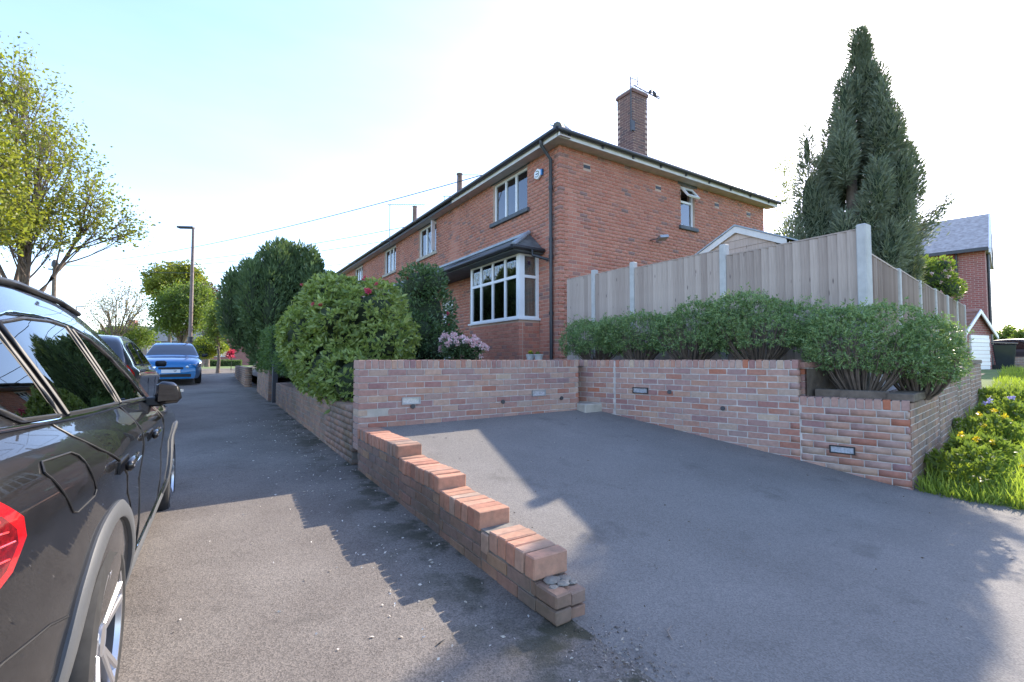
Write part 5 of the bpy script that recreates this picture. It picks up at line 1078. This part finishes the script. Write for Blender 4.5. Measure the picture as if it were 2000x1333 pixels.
def far_tree(px0, px1, py0, py1, dist, label, mat, n, nl, seed, leaf=(.16, .11), fork=2.0, name='background_tree', bark='bark', tr=.16):
    c = at_d((px0+px1)/2, (py0+py1)/2, dist); rx = (px1-px0)/2/FPX*dist; rz = (py1-py0)/2/FPX*dist; zb = .75 if c.y > 34 else zg(c.y)
    g = np.random.default_rng(seed); lob = [(c.x, c.y, c.z, rx*.75, rx*.75, rz*.8)]
    for i in range(7): a = g.random()*6.28; b = g.uniform(-.6, .75); lob.append((c.x+rx*.62*math.cos(a)*math.sqrt(1-b*b), c.y+rx*.62*math.sin(a)*math.sqrt(1-b*b), c.z+rz*.62*b, rx*.38, rx*.38, rz*.38))
    return tree(name, (c.x, c.y, zb), lob, label, group='trees at the end of the street', fork=min(fork, max(.8, c.z-rz-zb+.5)), trunk_r=tr, ntips=n, nleaf=nl, leaf=leaf, mat=mat, k1=8, k2=6, seed=seed, spread=.6, bark=bark)
far_tree(165, 290, 520, 680, 33, 'nearly bare tree with forked trunk and sparse bronze buds up the street', 'l_bronze', 520, 4, 11, (.11, .07), 3.0)
far_tree(268, 400, 502, 600, 42, 'round tree with bright yellow-green crown standing behind the others', 'l_spring', 520, 22, 12, (.22, .15), 4)
far_tree(285, 430, 540, 668, 30, 'bushy green tree with short trunk beside the lamp post', 'l_green', 620, 22, 13, (.15, .1), 1.7, tr=.2)
far_tree(375, 440, 545, 650, 38, 'maroon leaved tree behind the lamp post', 'l_red', 260, 22, 14, (.17, .11), 1.6)
far_tree(405, 450, 585, 690, 24, 'small pale green tree against the yew', 'l_green', 160, 20, 15, (.10, .07), 1.2, tr=.08)
far_tree(195, 300, 628, 690, 36, 'low leafy tree in front of the far bungalow', 'l_green', 240, 20, 16, (.16, .1), .9, tr=.1)
rng = np.random.default_rng(80)
p = at_d(405, 680, 25.5); bush('privet_bush', 'golden privet bush at the bend of the street', clump_lobes((p.x, p.y, p.z), (1.1, .8, .55), 9, .4, 3), 6000, (.09, .05), 'l_gold', base=(p.x, p.y, .6))
p = on_z(430, 719, .62); q = on_z(397, 719, .62); box_hedge('clipped_hedge', 'low clipped hedge across the end of the street', (p.x-1.0, p.y, .6), (p.x+1.6, p.y+1.0, 1.28), 6000, (.07, .035), 'l_hedge')
p2_ = at_d(452, 691, 27); t = empty('flower_bed', (p2_.x, p2_.y, .65), 0, 'patch of bright red flowers behind the clipped hedge', 'flowers'); blossom(t, (0, 0, p2_.z-.65), .5, 220, 'f_red', .12, 'flowers'); MB().tube([(0, 0, 0), (0, 0, p2_.z-.65)], .02, 5).build('stems', M['l_core'], t)
random.seed(81); p = on_z(398, 722, .55); straight_wall('brick_wall', 'little pale wall end beside the clipped hedge', (p.x-1.6, p.y), (p.x-.05, p.y), 1.2, .3, None, 'yard_o', 'yard_b', cope=False)
def far_house(name, label, a, ang, L, W_, zb, ze, zr, wallm, roofm, wins, chim=None):
    h = empty(name, a, ang, label, 'house', 'houses beyond the street'); MB().box((0, 0, zb-a[2]), (L, W_, ze-a[2])).build('wall', wallm, h)
    z0_, z1_ = ze-a[2], zr-a[2]; MB().add([(-.3, -.3, z0_), (L+.3, -.3, z0_), (L+.3, W_+.3, z0_), (-.3, W_+.3, z0_), (-.3, W_/2, z1_), (L+.3, W_/2, z1_)], [(0, 1, 5, 4), (2, 3, 4, 5), (0, 4, 3), (1, 2, 5), (0, 3, 2, 1)]).build('roof', roofm, h)
    for (x0, x1, za, zb_) in wins:
        w = MB().box((x0, -.04, za), (x1, .0, zb_)).build('window', M['white'], h); n = max(1, int((x1-x0)/.7))
        for i in range(n): s_ = (x1-x0)/n; MB().box((x0+i*s_+.05, -.05, za+.06), (x0+(i+1)*s_-.05, -.042, zb_-.06)).build('pane', M['dark_screen'], w)
    if chim: MB().box((chim, W_/2-.3, z1_-.4), (chim+.7, W_/2+.3, z1_+.7)).build('chimney', M['brick_tex'], h)
    return h
def brick_tex(name, c1, c2, sc=1.0):
    m, nt, p, o = nodes_of(name); v = coords(nt, 'Object'); sx = N(nt, 'ShaderNodeSeparateXYZ'); cb = N(nt, 'ShaderNodeCombineXYZ'); ad = N(nt, 'ShaderNodeMath', operation='ADD'); nt.links.new(v, sx.inputs[0]); nt.links.new(sx.outputs[0], ad.inputs[0]); nt.links.new(sx.outputs[1], ad.inputs[1]); nt.links.new(ad.outputs[0], cb.inputs[0]); nt.links.new(sx.outputs[2], cb.inputs[1])
    b = N(nt, 'ShaderNodeTexBrick', Scale=sc); b.inputs['Color1'].default_value = (*c1, 1); b.inputs['Color2'].default_value = (*c2, 1); b.inputs['Mortar'].default_value = (.4, .33, .28, 1); b.inputs['Brick Width'].default_value = .235; b.inputs['Row Height'].default_value = .085; b.inputs['Mortar Size'].default_value = .008
    nt.links.new(cb.outputs[0], b.inputs['Vector']); nt.links.new(b.outputs[0], p.inputs['Base Color']); p.inputs['Roughness'].default_value = .9; return m
M['brick_tex'] = brick_tex('far_brickwork', (.36, .12, .10), (.27, .09, .08)); M['brick_tex2'] = brick_tex('pale_far_brickwork', (.36, .24, .18), (.3, .2, .16)); M['tile'] = simple('red_roof_tiles', (.25, .12, .08), .8, var=.3, scale=3)
a = at_d(175, 690, 52); far_house('bungalow', 'grey roofed brick house row beyond the street trees', (a.x, a.y, .75), R(-20), 17, 7, .75, 3.4, 5.3, M['brick_tex2'], M['slate'], [(1.5, 3, .9, 2.2), (5.5, 7.2, .9, 2.2), (9, 11, .9, 2.2), (13.5, 15, .9, 2.2)], 2.0)
a = at_d(400, 690, 50); far_house('brick_house', 'small red roofed house glimpsed beside the maroon tree', (a.x, a.y, .75), R(-28), 9, 6, .75, 3.3, 5.6, M['brick_tex'], M['tile'], [(1, 2.4, .9, 2.2), (5, 6.6, .9, 2.2)])
# lamp posts, telegraph pole, cables
def lamp(px, py0, py1, dist, label, r=.075, head=.55, turn=R(147)):
    p = at_d(px, py1, dist); top = at_d(px, py0, dist).z; zb = zg(p.y) if p.y < 34 else .75; t = empty('street_lamp', (p.x, p.y, zb), 0, label, 'street lamp', 'street lamps'); h = top-zb
    MB().tube([(0, 0, 0), (0, 0, 1.3), (0, 0, 1.32), (0, 0, h)], [r*1.35, r*1.35, r, r*.7], 12).build('pole', M['pole'], t, smooth=50); MB().lathe([(r*1.45, 1.5), (r*1.45, 1.75)], n=12).build('notice_band', M['dark_metal'], t)
    dx, dy = math.cos(turn), math.sin(turn); MB().obox((dx*head*.5, dy*head*.5, h+.03), (dx*head*.55, dy*head*.55, .01), (-dy*.12, dx*.12, 0), (0, 0, .045)).build('lamp_head', M['dark_metal'], t, bevel=.02); return t
M['pole'] = simple('brown_painted_pole', (.23, .17, .15), .6, var=.15)
lamp(371, 446, 690, 22.5, 'tall brown street lamp standing behind the blue car', .085, .7); lamp(146, 600, 700, 52, 'distant street lamp beyond the SUV roof', .07, .9, R(-33))
p = at_d(101, 680, 34); tp = empty('telegraph_pole', (p.x, p.y, zg(p.y)), 0, 'wooden telegraph pole with fittings at its top', 'pole'); htop = at_d(101, 508, 34).z-zg(p.y); MB().tube([(0, 0, 0), (0, 0, htop)], [.16, .12], 10).build('pole', M['bark'], tp, smooth=50); MB().lathe([(.2, htop-.5), (.2, htop-.2), (.16, htop-.1)], n=10).build('junction_box', M['dark_metal'], tp); MB().box((-.35, -.04, htop-.75), (.35, .04, htop-.65)).build('cross_arm', M['dark_metal'], tp)
top = Vector((p.x, p.y, zg(p.y)+htop-.3))
for i, (e, lb) in enumerate(((Vector((EAVE_X, 11.8, ZS+.25)), 'overhead cable from the pole to the end house'), (Vector((EAVE_X, 17.9, ZS+.2)), 'overhead cable from the pole to the middle of the terrace'), (Vector((EAVE_X, 19.4, ZS)), 'overhead cable from the pole to the eaves aerial'), (Vector((EAVE_X, 25, ZS)), 'lowest overhead cable from the pole to the far house'))):
    c_ = MB().tube(bez(top, e, (0, 0, -1.2), 24), .014, 5).build('overhead_cable', M['cable'], None); tag(c_, lb, 'cable', 'overhead cables')
# ------------------------------------------------------------------ houses and clutter beyond the verge
a = at_d(1932, 700, 20.0); hr = empty('brick_house', (a.x, a.y, .95), R(101), 'red brick house with pale slate roof beyond the fence', 'house')
ze_, zr_ = at_d(1930, 482, 20).z-.95, at_d(1925, 432, 20).z-.95+1.0
MB().box((0, -6.5, -.2), (13, 0, ze_)).build('wall', M['brick_tex'], hr)
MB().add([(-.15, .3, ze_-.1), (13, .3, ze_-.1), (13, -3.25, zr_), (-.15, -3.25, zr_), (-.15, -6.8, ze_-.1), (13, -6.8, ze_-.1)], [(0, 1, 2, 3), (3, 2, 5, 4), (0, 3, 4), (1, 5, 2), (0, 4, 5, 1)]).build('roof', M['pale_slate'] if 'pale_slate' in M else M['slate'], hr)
MB().box((-.1, .28, ze_-.22), (13, .42, ze_-.08)).build('gutter', M['black_pipe'], hr); MB().tube([(.9, .1, 0), (.9, .1, ze_-.1)], .05, 8).build('downpipe', M['black_pipe'], hr)
MB().add([(-.2, .35, ze_-.12), (-.2, -3.25, zr_+.02), (-.2, -6.85, ze_-.12), (-.2, -6.85, ze_-.32), (-.2, -3.25, zr_-.2), (-.2, .35, ze_-.32), (-.12, .35, ze_-.12), (-.12, -3.25, zr_+.02), (-.12, -6.85, ze_-.12), (-.12, -6.85, ze_-.32), (-.12, -3.25, zr_-.2), (-.12, .35, ze_-.32)], [(0, 1, 4, 5), (1, 2, 3, 4), (6, 11, 10, 7), (7, 10, 9, 8), (0, 5, 11, 6), (0, 6, 7, 1), (1, 7, 8, 2)]).build('verge_board', M['white'], hr)
for k, x in enumerate((1.5, 3.2)): MB().tube([(-.06, -x, 0), (-.06, -x, ze_+.2)], .05, 8).build('soil_pipe', M['black_pipe'], hr)
for (x0, x1, za, zb_) in ((3.2, 4.4, 3.0, 4.3), (6.5, 8, 3.0, 4.3)): w = MB().box((x0, .001, za), (x1, .05, zb_)).build('window', M['white'], hr); MB().box((x0+.08, .045, za+.08), (x1-.08, .056, zb_-.08)).build('pane', M['dark_screen'], w)
a = at_d(1893, 703, 16.5); gr = empty('garage', (a.x, a.y, .95), R(-9), 'small garage with white ribbed door and tiled gable roof', 'garage'); gw, gh = 1.45, 1.35
MB().box((-.45, 0, -.1), (gw+.1, 3, gh)).build('wall', M['brick_tex'], gr)
MB().prism([(-.45, .0, gh), (gw+.1, .0, gh), ((gw-.35)/2, .0, gh+.75)], (0, 3, 0)).build('gable', M['brick_tex'], gr)
for k in range(9): MB().box((.05, -.05-.012*(k % 2), .02+k*.135), (gw-.15, .0, .145+k*.135)).build('door_panel', M['white'], gr)
for sg, (x0, x1) in ((0, (-.6, (gw-.35)/2)), (1, (gw+.25, (gw-.35)/2))):
    for k in range(6):
        u0, u1 = k/6, (k+1.1)/6
        if u1 > 1: u1 = 1
        xa, xb = x0+(x1-x0)*u0, x0+(x1-x0)*u1; za, zb_ = gh-.1+.87*u0, gh-.1+.87*u1; MB().prism([(xa, -.12, za+.03), (xb, -.12, zb_), (xb, -.12, zb_+.04), (xa, -.12, za+.075)], (0, 3.2, 0)).build('roof_tile_course', M['tile'], gr)
    MB().prism([(x0, -.16, gh-.12), (x1, -.16, gh+.78), (x1, -.16, gh+.64), (x0, -.16, gh-.26)], (0, .035, 0)).build('bargeboard', M['white'], gr)
rng = np.random.default_rng(90)
for (px0, px1, py0, py1, d_, lb, s_) in ((1940, 1990, 632, 705, 45, 'rounded green tree on the right horizon beyond the bin', 21), (1975, 2040, 640, 705, 38, 'darker green tree beyond the low wall at the verge end', 22)): far_tree(px0, px1, py0, py1, d_, lb, 'l_green', 260, 22, s_, (.2, .14), 1.2)
a = at_d(1962, 722, 17.5); b = empty('wheelie_bin', (a.x, a.y, min(1.05, zverge(a.x, 3))), .3, 'dark wheelie bin standing at the end of the verge', 'bin'); MB().add([(-.2, -.22, 0), (.2, -.22, 0), (.2, .22, 0), (-.2, .22, 0), (-.27, -.3, .95), (.27, -.3, .95), (.27, .32, .95), (-.27, .32, .95)], [(0, 3, 2, 1), (4, 5, 6, 7), (0, 1, 5, 4), (1, 2, 6, 5), (2, 3, 7, 6), (3, 0, 4, 7)]).build('body', M['dark_car'], b, bevel=.02); MB().prism([(-.3, -.34, .95), (.3, -.34, .95), (.3, .36, 1.0), (-.3, .36, 1.0)], (0, 0, .06)).build('lid', M['dark_car'], b, bevel=.015)
for sx_ in (-.2, .2): MB().lathe([(.1, -.03), (.1, .03)], (sx_, .25, .1), 12, axis='x').build('wheel', M['rubber'], b)
a = at_d(1950, 705, 24); v_ = hatch('grey car parked beyond the wheelie bin near the far house', M['trim_grey'], (a.x+1, a.y+.5, .85), R(150)); v_['group'] = 'cars beyond the verge'
random.seed(91); a = at_d(1985, 716, 22); straight_wall('brick_wall', 'low dark wall closing the far end of the verge', (a.x-1.2, a.y+.4), (a.x+7, a.y-5), 1.45, .7, None, 'low_o', 'low_b', cope=False)
